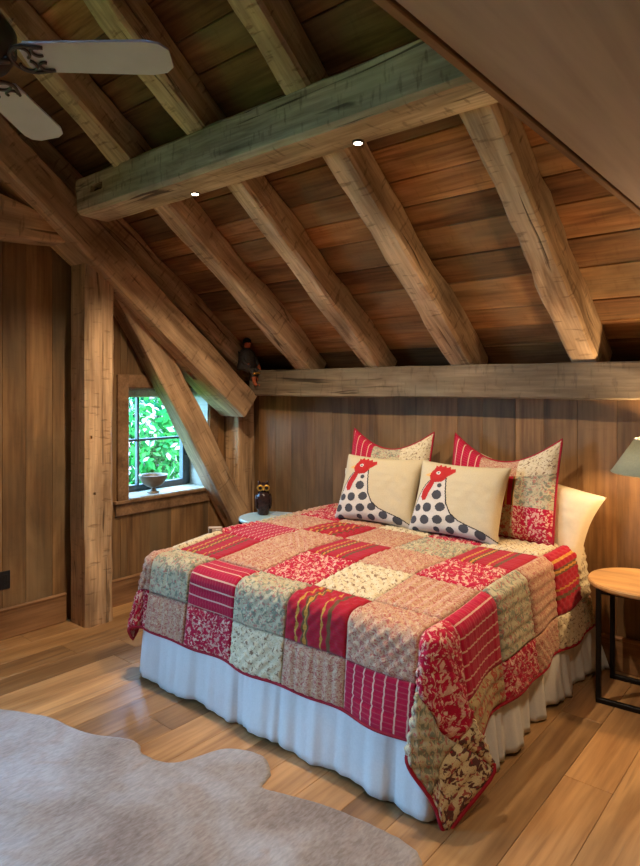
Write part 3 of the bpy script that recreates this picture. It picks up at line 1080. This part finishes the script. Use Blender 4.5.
# patchwork shams with sunken tops
def sham(x, y, rz, lean, W, H, lay, label, seed, dip=0.1):
    r = empty('patchwork_sham', (x, y, 0.722), rz)
    r.rotation_euler = (lean, 0, rz)
    kw = dict(pinch=0.03, dip=dip, seed=seed, pw_=0.5)
    g = [-1, -0.36, 0.34, 1]
    for j in range(3):
        for i in range(3):
            pillow_side('patch', W, H, 0.12, 1, F[lay[j][i]], r, 36, g[i], g[i + 1], g[j], g[j + 1], uvm=True, **kw)
    pillow_side('sham_back', W, H, 0.12, -1, M['bind'], r, 24, **kw)
    q = [-1 + 2 * k / 24 for k in range(25)]
    loop = [(u, -1) for u in q] + [(1, v) for v in q[1:]] + [(-u, 1) for u in q[1:]] + [(-1, -v) for v in q[1:]]
    MB().tube([pillow_pt(u, v, W, H, 0.12, 1, **kw) for u, v in loop], 0.007, 8).build('binding', M['bind'], r, True)
    return tag(r, label, 'sham', 'patchwork shams')
sham(-2.425, 3.52, math.radians(2), math.radians(-13), 0.64, 0.60, [['D', 'A', 'D'], ['C', 'F', 'E'], ['B', 'A', 'E']], 'patchwork sham standing behind the left rooster cushion', 2.0, 0.125)
sham(-1.615, 3.52, math.radians(-2), math.radians(-13), 0.69, 0.60, [['F', 'G', 'D'], ['B', 'C', 'A'], ['B', 'F', 'E']], 'patchwork sham behind the right rooster cushion, beside the white pillow', 5.0, 0.15)

# rooster cushions: the print is drawn in the cushion's own face coordinates
CQ = [(297, 135), (600, 155), (550, 420), (270, 380)]
def face_uv(px, py):
    u = v = 0.5
    for _ in range(12):
        a = [(1 - u) * (1 - v), u * (1 - v), u * v, (1 - u) * v]
        x = sum(w * c[0] for w, c in zip(a, CQ)); y = sum(w * c[1] for w, c in zip(a, CQ))
        u += (px - x) / 290; v += (py - y) / 250
    return (u, v)
def poly(pts): return [face_uv(*p) for p in pts]
BODY = poly([(268, 384), (276, 350), (290, 312), (308, 268), (330, 232), (352, 214), (404, 198), (405, 250), (408, 292), (422, 326), (446, 350), (480, 368), (520, 386), (556, 412), (552, 424)])
HEAD = poly([(350, 214), (346, 200), (352, 184), (362, 172), (366, 158), (374, 164), (380, 152), (388, 164), (398, 154), (403, 166), (416, 160), (418, 172), (434, 170), (436, 184), (424, 192), (410, 200), (400, 212), (388, 220), (372, 222), (356, 224)])
WATTLE = poly([(356, 210), (368, 218), (358, 240), (346, 262), (336, 282), (324, 284), (318, 272), (322, 252), (334, 234), (346, 222)])
BEAK = poly([(352, 186), (327, 197), (350, 204)])
DOTS = [(383, 233, 8), (376, 265, 16), (308, 308, 13), (346, 308, 16), (390, 306, 16), (294, 348, 14), (338, 350, 16), (382, 350, 16), (423, 346, 15), (300, 384, 12), (418, 386, 13), (462, 377, 16), (510, 394, 17), (374, 384, 10)]
DOTS = [(face_uv(x, y), face_uv(x + r, y)[0] - face_uv(x, y)[0], face_uv(x, y + r)[1] - face_uv(x, y)[1]) for x, y, r in DOTS]
LINE = [face_uv(*p) for p in [(404, 196), (405, 250), (408, 292), (422, 326), (446, 350), (480, 368), (520, 386), (556, 412)]]
LINE2 = [face_uv(*p) for p in [(352, 214), (330, 232), (308, 268), (290, 312), (276, 350), (268, 384)]]
EYE = face_uv(376, 188)
def seg_d(p, line):
    best = 9
    for (x1, y1), (x2, y2) in zip(line, line[1:]):
        dx, dy = x2 - x1, y2 - y1
        k = max(0, min(1, ((p[0] - x1) * dx + (p[1] - y1) * dy) / (dx * dx + dy * dy)))
        best = min(best, math.hypot(p[0] - x1 - k * dx, p[1] - y1 - k * dy))
    return best
def print_index(u, v):
    x, y = (u + 1) / 2, (1 - v) / 2
    e = math.hypot(x - EYE[0], y - EYE[1])
    if e < 0.011: return 4
    if e < 0.026: return 1
    if inside(HEAD, x, y) or inside(WATTLE, x, y): return 2
    if inside(BEAK, x, y): return 5
    if seg_d((x, y), LINE) < 0.007 or seg_d((x, y), LINE2) < 0.005: return 4
    if inside(BODY, x, y):
        for (dx, dy), rx_, ry_ in DOTS:
            if ((x - dx) / rx_) ** 2 + ((y - dy) / ry_) ** 2 < 1: return 3
        return 1
    return 0
HM = [M['linen'], M['henwhite'], M['henred'], M['hendot'], M['henline'], M['henbeak']]
def cushion(x, y, rz, lean, label):
    r = empty('rooster_cushion', (x, y, 0.718), rz)
    r.rotation_euler = (lean, 0, rz)
    return tag(r, label, 'cushion', 'rooster cushions')
c1 = cushion(-2.375, 3.335, math.radians(3), math.radians(-22), 'cream cushion printed with a spotted rooster, left of the pair')
pillow_side('printed_front', 0.60, 0.455, 0.15, 1, None, c1, 150, mats=HM, fm=print_index, pinch=0.085, seed=3.0)
pillow_side('cushion_back', 0.60, 0.455, 0.15, -1, M['linen'], c1, 30, pinch=0.085, seed=3.0)
c2 = copy_tree(c1)
c2.location = (-1.80, 3.32, 0.718)
c2.rotation_euler = (math.radians(-22), 0, math.radians(-2))
c2['label'] = 'cream cushion printed with a spotted rooster, right of the pair'

# ------------------------------------------------------------------ cowhide rug
HIDE = [(-3.235, 1.365), (-3.014, 1.464), (-2.71, 1.524), (-2.48, 1.632), (-2.35, 1.60), (-2.202, 1.649), (-2.111, 1.861), (-1.955, 1.924), (-1.841, 1.863), (-1.786, 1.774), (-1.557, 1.849), (-1.349, 1.88), (-1.183, 1.882),
        (-1.09, 1.82), (-1.0, 1.62), (-1.05, 1.38), (-0.98, 1.1), (-1.12, 0.85), (-1.4, 0.62), (-1.75, 0.35), (-2.2, 0.22), (-2.7, 0.3), (-3.05, 0.5), (-3.4, 0.62), (-3.52, 0.8), (-3.3, 1.0), (-3.42, 1.22)]
def smooth_loop(pts, k):
    out = []
    n = len(pts)
    for i in range(n):
        p0, p1, p2, p3 = [Vector(pts[(i + q) % n]) for q in (-1, 0, 1, 2)]
        for j in range(k):
            t = j / k
            out.append(0.5 * ((2 * p1) + (p2 - p0) * t + (2 * p0 - 5 * p1 + 4 * p2 - p3) * t * t + (3 * p1 - p0 - 3 * p2 + p3) * t ** 3))
    return out
lp = smooth_loop(HIDE, 8)
ctr = Vector((-2.2, 1.1))
rings = [1.0, 0.992, 0.97, 0.9, 0.78, 0.64, 0.5, 0.36, 0.22, 0.1]
vs, fs = [], []
n = len(lp)
for q, rg in enumerate(rings):
    for p in lp:
        w = ctr + (p - ctr) * rg
        jit = 0.004 * noise.noise(Vector((w.x * 30, w.y * 30, 0))) if q < 2 else 0
        z = 0.002 if q == 0 else 0.007 + 0.006 * max(0, noise.noise(Vector((w.x * 3, w.y * 3, 2.0)))) + (0.01 * max(0, noise.noise(Vector((w.x * 5, w.y * 5, 5.0)))) if 0 < q < 3 else 0)
        vs.append((w.x + jit - ctr.x, w.y + jit - ctr.y, z))
for q in range(len(rings) - 1):
    for k in range(n):
        k2 = (k + 1) % n
        fs.append((q * n + k, q * n + k2, (q + 1) * n + k2, (q + 1) * n + k))
vs.append((0, 0, 0.008))
for k in range(n):
    fs.append(((len(rings) - 1) * n + k, (len(rings) - 1) * n + (k + 1) % n, len(vs) - 1))
def hide_mat():
    t = NT('cowhide_hair')
    tc = t.n('TexCoord')
    def nz(s, d, dist=0.0, sc=(1, 1, 1)):
        mp = t.n('Mapping'); mp.inputs['Scale'].default_value = sc
        t.l(tc.outputs['Object'], mp.inputs['Vector'])
        q = t.n('TexNoise', Scale=s, Detail=d, Distortion=dist)
        t.l(mp.outputs[0], q.inputs['Vector'])
        return q.outputs[0]
    big = nz(1.7, 3.0, 0.6); med = nz(7, 5.0, 1.0); hair = nz(90, 3.0, 0.4, (1, 0.35, 1))
    col = t.ramp(big, [(0.36, srgb(92, 74, 62)), (0.46, srgb(122, 111, 102)), (0.60, srgb(146, 146, 150))])
    col = t.mix(t.ramp(med, [(0.5, (0, 0, 0, 1)), (0.75, (0.7, 0.7, 0.7, 1))]), col, srgb(128, 106, 90))
    col = t.mix(0.22, col, t.ramp(hair, [(0.3, srgb(120, 100, 84)), (0.7, srgb(210, 196, 182))]))
    t.l(col, t.b.inputs['Base Color'])
    t.b.inputs['Roughness'].default_value = 0.7
    t.b.inputs['Sheen Weight'].default_value = 0.3
    t.bump(t.math('ADD', hair, t.math('MULTIPLY', med, 2.0)), 0.35, 0.006)
    return t.m
rug = mesh_obj('cowhide_rug', vs, fs, hide_mat(), None, True)
rug.location = (ctr.x, ctr.y, 0.0005)
tag(rug, 'grey-brown cowhide rug lying on the oak floor in front of the bed', 'rug')

# ------------------------------------------------------------------ bedside tables
def bedside_table(loc, rz, R_, H_, top_mat, label):
    r = empty('bedside_table', loc, rz)
    MB().lathe([(R_ - 0.008, H_ - 0.026), (R_, H_ - 0.018), (R_, H_ - 0.006), (R_ - 0.006, H_)], 48).build('table_top', top_mat, r)
    a = R_ * 0.66
    b = 0.024
    for sy in (-1, 1):
        f = MB()
        f.box((0, sy * a, b / 2), (2 * a + b, b, b), 0.002)
        f.build('foot_bar', M['metal'], r)
        f = MB(); f.box((0, sy * a, H_ - 0.026 - b / 2), (2 * a - b, b, b), 0.002)
        f.build('top_bar', M['metal'], r)
        for sx in (-1, 1):
            g = MB(); g.box((sx * a, sy * a, (H_ - 0.026 + b) / 2), (b, b, H_ - 0.026 - b), 0.002)
            g.build('leg', M['metal'], r)
    f = MB(); f.box((0, 0, H_ - 0.026 - b / 2), (b, 2 * a - b, b), 0.002)
    f.build('stretcher', M['metal'], r)
    return tag(r, label, 'bedside table', 'round bedside tables')
TBX, TBY = -0.835, 3.545
bedside_table((TBX, TBY, 0), math.radians(4), 0.25, 0.605, M['tabletop'], 'round oak bedside table on a black steel frame, right of the bed')
LTX, LTY = -3.42, 3.42
bedside_table((LTX, LTY, 0), 0, 0.215, 0.615, M['glaretop'], 'round bedside table, window glare painted on its top, left of the bed, by the corner post')

# lamp on the right table, mostly past the edge of the picture
lamp = empty('table_lamp', (-0.725, 3.55, 0.605))
tag(lamp, 'table lamp with a moss-grey cone shade at the right edge, on the oak table', 'lamp')
f = MB(); f.box((0, 0, 0.02), (0.17, 0.17, 0.04), 0.006); f.build('lamp_base', M['plate'], lamp)
MB().lathe([(0.03, 0.04), (0.045, 0.1), (0.05, 0.2), (0.03, 0.34), (0.014, 0.42), (0.012, 0.60)], 20).build('lamp_stem', M['bowl'], lamp, True)
sh = MB()
sh.lathe([(0.245, 0.565), (0.135, 0.735)], 40, cap=False)
o = sh.build('lamp_shade', M['shade'], lamp, True)
md = o.modifiers.new('thickness', 'SOLIDIFY'); md.thickness = 0.003
for rad, z in ((0.245, 0.565), (0.135, 0.735)):
    MB().tube([(rad * math.cos(k * math.pi / 20), rad * math.sin(k * math.pi / 20), z) for k in range(41)], 0.003, 6, False).build('shade_rim', M['shaderim'] if z > 0.6 else M['shade'], o)
MB().sphere((0, 0, 0.64), (0.03, 0.03, 0.04)).build('bulb', M['bulb'], lamp, True)
ld = bpy.data.lights.new('bulb_light', 'POINT'); ld.energy = LAMP_W; ld.color = (1.0, 0.66, 0.34); ld.shadow_soft_size = 0.04
lo = bpy.data.objects.new('bulb_light', ld); lo.location = (0, 0, 0.64); lo.parent = lamp; link(lo)
lamp_bulb = [c for c in lamp.children if c.name.startswith('bulb') and c.type == 'MESH'][0]

# ------------------------------------------------------------------ small things on the left table
owl = empty('owl_figurine', (-3.50, 3.46, 0.615), math.radians(45))
owl.scale = (1.22, 1.22, 1.22)
tag(owl, 'small dark owl figurine with gold-ringed eyes on the left bedside table', 'figurine')
MB().lathe([(0.030, 0.0), (0.036, 0.008), (0.040, 0.04), (0.046, 0.085), (0.044, 0.12), (0.034, 0.148)], 20).build('body', M['owl'], owl, True)
hd = MB(); hd.sphere((0, 0, 0.172), (0.042, 0.038, 0.034))
for sx in (-1, 1):
    hd.tube([(sx * 0.022, 0, 0.195), (sx * 0.030, 0, 0.218)], [0.011, 0.002], 8)
head = hd.build('head', M['owl'], owl, True)
for sx in (-1, 1):
    m4 = Matrix.Translation((sx * 0.020, -0.034, 0.176)) @ Matrix.Rotation(math.radians(90), 4, 'X')
    e = MB().lathe([(0.011, 0.0), (0.020, 0.0), (0.021, 0.005), (0.011, 0.006)], 18, m4, cap=False).build('eye_ring', M['gold'], head, True)
    MB().lathe([(0.011, -0.002), (0.011, 0.004), (0.002, 0.005)], 14, m4).build('pupil', M['slot'], head)
    MB().sphere((sx * 0.044, 0.004, 0.085), (0.010, 0.03, 0.05)).build('wing', M['owl'], owl, True)
MB().tube([(0, -0.036, 0.168), (0, -0.048, 0.158)], [0.006, 0.001], 6).build('beak', M['gold'], head)

bk = empty('book', (-3.33, 3.52, 0.615), math.radians(22))
tag(bk, 'thin pale blue book lying on the left bedside table', 'book')
for z, m_, s_ in ((0.0015, M['paper'], (0.19, 0.13, 0.003)), (0.0095, M['pages'], (0.184, 0.124, 0.013)), (0.0175, M['paper'], (0.19, 0.13, 0.003))):
    f = MB(); f.box((0, 0, z), s_, 0.001); f.build('pages' if m_ is M['pages'] else 'cover', m_, bk)

# little grey box on the corner of the quilt
cd = empty('small_box', (-3.0, 2.55, QZ + 0.030), math.radians(48))
tag(cd, 'tiny grey box standing on the left edge of the quilt', 'box')
f = MB(); f.box((0, 0, 0.021), (0.085, 0.03, 0.042), 0.003); f.build('case', M['card'], cd)
f = MB(); f.box((-0.028, -0.0155, 0.021), (0.018, 0.002, 0.026), 0.0005); f.build('window', M['cardlens'], cd)
f = MB(); f.box((0.018, -0.0155, 0.028), (0.03, 0.002, 0.008), 0.0005); f.build('label_strip', M['pages'], cd)

# footed bowl on the sill
bw = empty('footed_bowl', (XL - 0.068, 2.945, WZ0 + 0.012))
tag(bw, 'pewter footed bowl standing on the window sill', 'bowl')
MB().lathe([(0.048, 0.0), (0.05, 0.006), (0.03, 0.016), (0.018, 0.03), (0.020, 0.042)], 28).build('foot', M['bowl'], bw, True)
prof = [(0.020, 0.040), (0.05, 0.052), (0.085, 0.078), (0.10, 0.108), (0.108, 0.135), (0.112, 0.140), (0.106, 0.142), (0.096, 0.130), (0.088, 0.104), (0.07, 0.078), (0.03, 0.058), (0.002, 0.055)]
MB().lathe([(r_ * 1.02, z) for r_, z in prof], 32).build('bowl_body', M['bowl'], bw, True)

# ------------------------------------------------------------------ carved figurine on the principal rafter's end
fig = empty('carved_figurine', (-3.865, 3.625, 1.735))
tag(fig, 'carved seated figurine in a dark coat, legs dangling off the rafter end', 'figurine')
# body as one skinned surface: torso, neck, head, arms, legs
pts = {'pel': (0, 0, 0.035, 0.048), 'tor': (0, 0.005, 0.09, 0.055), 'che': (0, 0.005, 0.15, 0.060), 'nek': (0.004, 0.0, 0.195, 0.020), 'hed': (0.012, -0.004, 0.232, 0.032), 'crn': (0.012, 0, 0.255, 0.026),
       'shL': (0.0, 0.055, 0.155, 0.028), 'elL': (0.03, 0.085, 0.085, 0.020), 'haL': (0.085, 0.07, 0.02, 0.013), 'fiL': (0.10, 0.06, -0.02, 0.010),
       'shR': (0.0, -0.055, 0.155, 0.028), 'elR': (0.03, -0.07, 0.085, 0.020), 'haR': (0.085, -0.03, 0.035, 0.013),
       'hiL': (0.04, 0.03, 0.02, 0.034), 'knL': (0.10, 0.04, 0.0, 0.026), 'anL': (0.105, 0.042, -0.10, 0.015), 'toL': (0.135, 0.036, -0.118, 0.013),
       'hiR': (0.04, -0.03, 0.02, 0.034), 'knR': (0.10, -0.02, 0.005, 0.026), 'anR': (0.108, -0.014, -0.095, 0.015), 'toR': (0.14, -0.02, -0.112, 0.013)}
edges = 'pel-tor tor-che che-nek nek-hed hed-crn che-shL shL-elL elL-haL haL-fiL che-shR shR-elR elR-haR pel-hiL hiL-knL knL-anL anL-toL pel-hiR hiR-knR knR-anR anR-toR'.split()
keys = list(pts)
me = bpy.data.meshes.new('body')
me.from_pydata([pts[k][:3] for k in keys], [tuple(keys.index(q) for q in e.split('-')) for e in edges], [])
body = bpy.data.objects.new('body', me); link(body); body.parent = fig
sk = body.modifiers.new('skin', 'SKIN')
for i, k in enumerate(keys):
    me.skin_vertices[0].data[i].radius = (pts[k][3], pts[k][3])
    me.skin_vertices[0].data[i].use_root = (k == 'pel')
sb_ = body.modifiers.new('sub', 'SUBSURF'); sb_.levels = 2; sb_.render_levels = 2
bpy.context.view_layer.update()
dg = bpy.context.evaluated_depsgraph_get()
me2 = bpy.data.meshes.new_from_object(body.evaluated_get(dg))
body.modifiers.clear(); body.data = me2
me2.materials.clear(); me2.materials.append(M['skin']); me2.materials.append(M['coat'])
for p in me2.polygons:
    c = p.center
    p.use_smooth = True
    coat = (c.z < 0.20 and c.z > 0.045 and c.x < 0.07) or (c.z <= 0.06 and c.z > -0.045 and c.x < 0.16 and abs(c.y) < 0.065 and not c.y > 0.056)
    p.material_index = 1 if coat else 0
ct = MB().lathe([(0.075, 0.015), (0.078, 0.03), (0.068, 0.09), (0.064, 0.15), (0.044, 0.185), (0.022, 0.198)], 20, Matrix.Scale(1.12, 4, (0, 1, 0)))
ct.build('coat', M['coat'], fig, True)
hr = MB(); hr.sphere((0.004, 0.0, 0.255), (0.034, 0.035, 0.030)); hr.build('hair', M['hair'], fig, True)
f = MB(); f.tube([(0.043, -0.004, 0.238), (0.052, -0.004, 0.230)], [0.006, 0.004], 6); f.build('nose', M['skin'], fig, True)
for sy in (-1, 1):
    MB().sphere((0.041, -0.004 + sy * 0.011, 0.243), 0.004, 8, 6).build('eye', M['slot'], fig, True)
f = MB(); f.tube([(0.128, 0.04, -0.008), (0.128, -0.045, -0.018)], [0.009, 0.009], 8); f.build('flute', M['gold'], fig, True)

# ------------------------------------------------------------------ outlet
ou = empty('wall_outlet', (XL + 0.001, 1.75, 0.373))
tag(ou, 'dark bronze outlet plate low on the left wall', 'outlet')
f = MB(); f.box((0.0035, 0, 0), (0.007, 0.115, 0.115), 0.002); f.build('cover_plate', M['outlet'], ou)
for sy in (-1, 1):
    f = MB(); f.box((0.008, sy * 0.026, 0), (0.003, 0.032, 0.07), 0.001); rc = f.build('receptacle', M['outlet'], ou)
    for zz in (-0.018, 0.018):
        g = MB()
        for q in (-0.006, 0.006): g.box((0.0098, sy * 0.026 + q, zz), (0.001, 0.003, 0.009))
        g.build('slot', M['slot'], rc)

# ------------------------------------------------------------------ ceiling fan
FX, FY, FZ = -2.107, 0.782, 2.63
fan = empty('ceiling_fan', (FX, FY, FZ))
tag(fan, 'ceiling fan with pale grey blades hanging from the roof at upper left', 'ceiling fan')
MB().lathe([(0.03, -0.11), (0.07, -0.10), (0.09, -0.07), (0.095, -0.03), (0.125, -0.01), (0.148, 0.03), (0.148, 0.09), (0.12, 0.13), (0.05, 0.15)], 36).build('motor_housing', M['fanmetal'], fan, True)
roof_z = (org + dslope * ((RY - FY) / math.cos(TH))).z
MB().lathe([(0.016, 0.14), (0.016, roof_z - FZ - 0.02)], 14).build('downrod', M['fanmetal'], fan, True)
MB().lathe([(0.03, roof_z - FZ - 0.12), (0.075, roof_z - FZ - 0.06), (0.08, roof_z - FZ + 0.02)], 24).build('canopy', M['fanmetal'], fan, True)
for k in range(4):
    ang = math.radians(41 + 90 * k)
    rot = Matrix.Rotation(ang, 4, 'Z')
    # blade outline with rounded tip
    L0, L1, w0, w1 = 0.205, 0.64, 0.064, 0.074
    ol_ = [(L0, -w0), (L1 - 0.07, -w1), (L1 - 0.025, -w1 * 0.86), (L1, -w1 * 0.5), (L1, w1 * 0.5), (L1 - 0.025, w1 * 0.86), (L1 - 0.07, w1), (L0, w0), (L0 - 0.02, w0 * 0.6), (L0 - 0.02, -w0 * 0.6)]
    pitch = Matrix.Translation((0, 0, 0.0)) @ Matrix.Rotation(math.radians(-11), 4, 'X')
    nn = len(ol_)
    vs = [(x_, y_, -0.004) for x_, y_ in ol_] + [(x_, y_, 0.004) for x_, y_ in ol_]
    fs = [tuple(reversed(range(nn))), tuple(range(nn, 2 * nn))] + [(i, (i + 1) % nn, (i + 1) % nn + nn, i + nn) for i in range(nn)]
    o = mesh_obj('blade', vs, fs, M['blade'], fan)
    o.matrix_basis = rot @ pitch
    ir = MB()
    # scrolled bracket: outer loop, inner curls
    def arc(cx, cy, r_, a0, a1, n_=12): return [(cx + r_ * math.cos(math.radians(a0 + (a1 - a0) * i / n_)), cy + r_ * math.sin(math.radians(a0 + (a1 - a0) * i / n_)), -0.009) for i in range(n_ + 1)]
    ir.tube([(0.09, 0, -0.012), (0.142, 0, -0.009)], 0.014, 8)
    ir.tube([(0.262, 0.050, -0.009)] + arc(0.205, 0.0, 0.060, 90, 270) + [(0.262, -0.050, -0.009)], 0.006, 6)
    ir.tube(arc(0.188, 0.027, 0.024, 200, -60), 0.005, 6)
    ir.tube(arc(0.188, -0.027, 0.024, 160, 420), 0.005, 6)
    ir.tube(arc(0.24, 0.032, 0.018, 60, 300), 0.005, 6)
    ir.tube(arc(0.24, -0.032, 0.018, 60, 300), 0.005, 6)
    o2 = ir.build('blade_bracket', M['fanmetal'], fan, True)
    o2.matrix_basis = rot @ pitch

# ------------------------------------------------------------------ outdoors seen through the window
gr = mesh_obj('ground', *chamfer_box(60, 60, 0.2, 0), M['grass'])
gr.location = (-10, 5, -3.2)
tag(gr, 'lawn outside the house', 'ground', kind='structure')
def tree(loc, rad, n, mats, label, seed, size=0.09):
    rr = random.Random(seed)
    r = empty('garden_tree', (loc[0], loc[1], -3.1))
    cz = loc[2] + 3.1
    MB().tube([(0, 0, 0), (0.05, 0.03, cz * 0.5), (0, 0, cz), (0.03, -0.04, cz + rad * 0.6)], [0.14, 0.10, 0.07, 0.02], 10).build('trunk', M['trunk'], r, True)
    br = MB()
    for k in range(10):
        a = rr.uniform(0, 6.28); el = rr.uniform(-0.3, 0.9)
        p = Vector((math.cos(a) * math.cos(el), math.sin(a) * math.cos(el), math.sin(el))) * rad * 0.8
        br.tube([(0, 0, cz - 0.3), p * 0.5 + Vector((0, 0, cz - 0.1)), p + Vector((0, 0, cz))], [0.04, 0.022, 0.008], 6)
    br.build('branches', M['trunk'], r, True)
    clumps = [(Vector((rr.gauss(0, 1), rr.gauss(0, 1), rr.gauss(0, 1))).normalized() * rad * rr.uniform(0.35, 0.95), rr.uniform(0.25, 0.45) * rad) for _ in range(26)]
    for mi, (mat, share) in enumerate(mats):
        vs, fs = [], []
        use = clumps if mi == 0 else [q_ for q_ in clumps if q_[0].x > -0.2][::2]
        for _ in range(int(n * share)):
            c, cr = rr.choice(use)
            d = Vector((rr.gauss(0, 1), rr.gauss(0, 1), rr.gauss(0, 1))).normalized()
            p = c + d * cr * (rr.uniform(0.6, 1.05) if mi == 0 else rr.uniform(0.95, 1.15)) + Vector((0, 0, cz))
            nrm = (d + Vector((rr.uniform(-.7, .7), rr.uniform(-.7, .7), rr.uniform(-.2, .9)))).normalized()
            a = nrm.orthogonal().normalized(); a.rotate(Matrix.Rotation(rr.uniform(0, 6.28), 3, nrm)); b = nrm.cross(a)
            s = size * rr.uniform(0.6, 1.2)
            q = len(vs)
            vs += [p - a * s, p + b * s * 0.45 + nrm * s * 0.1, p + a * s, p - b * s * 0.45 + nrm * s * 0.1]
            fs.append((q, q + 1, q + 2, q + 3))
        o = mesh_obj('foliage' if mi == 0 else 'sunlit_leaves', vs, fs, mat, r)  # second mesh: pale leaves painted as sunlit patches
        tag(o, kind='stuff')
    return tag(r, label, 'tree', 'garden trees outside the window')
tree((-7.6, 5.1, 0.3), 1.25, 9000, [(M['leaf'], 0.8), (M['sunlit_leaves'], 0.05)], 'light green tree with sunlit patches painted pale, filling the window view', 31, 0.075)
tree((-9.6, 5.6, 1.6), 1.7, 9000, [(M['leaf2'], 0.6), (M['sunlit_leaves'], 0.15)], 'darker green tree behind the light green one', 32)
tree((-8.6, 7.6, 0.9), 1.6, 8000, [(M['leaf'], 0.85), (M['sunlit_leaves'], 0.06)], 'green tree at the right side of the window view', 33)
tree((-10.5, 3.6, 0.6), 1.7, 8000, [(M['leaf2'], 1.0)], 'dark teal tree at the left side of the window view', 34)
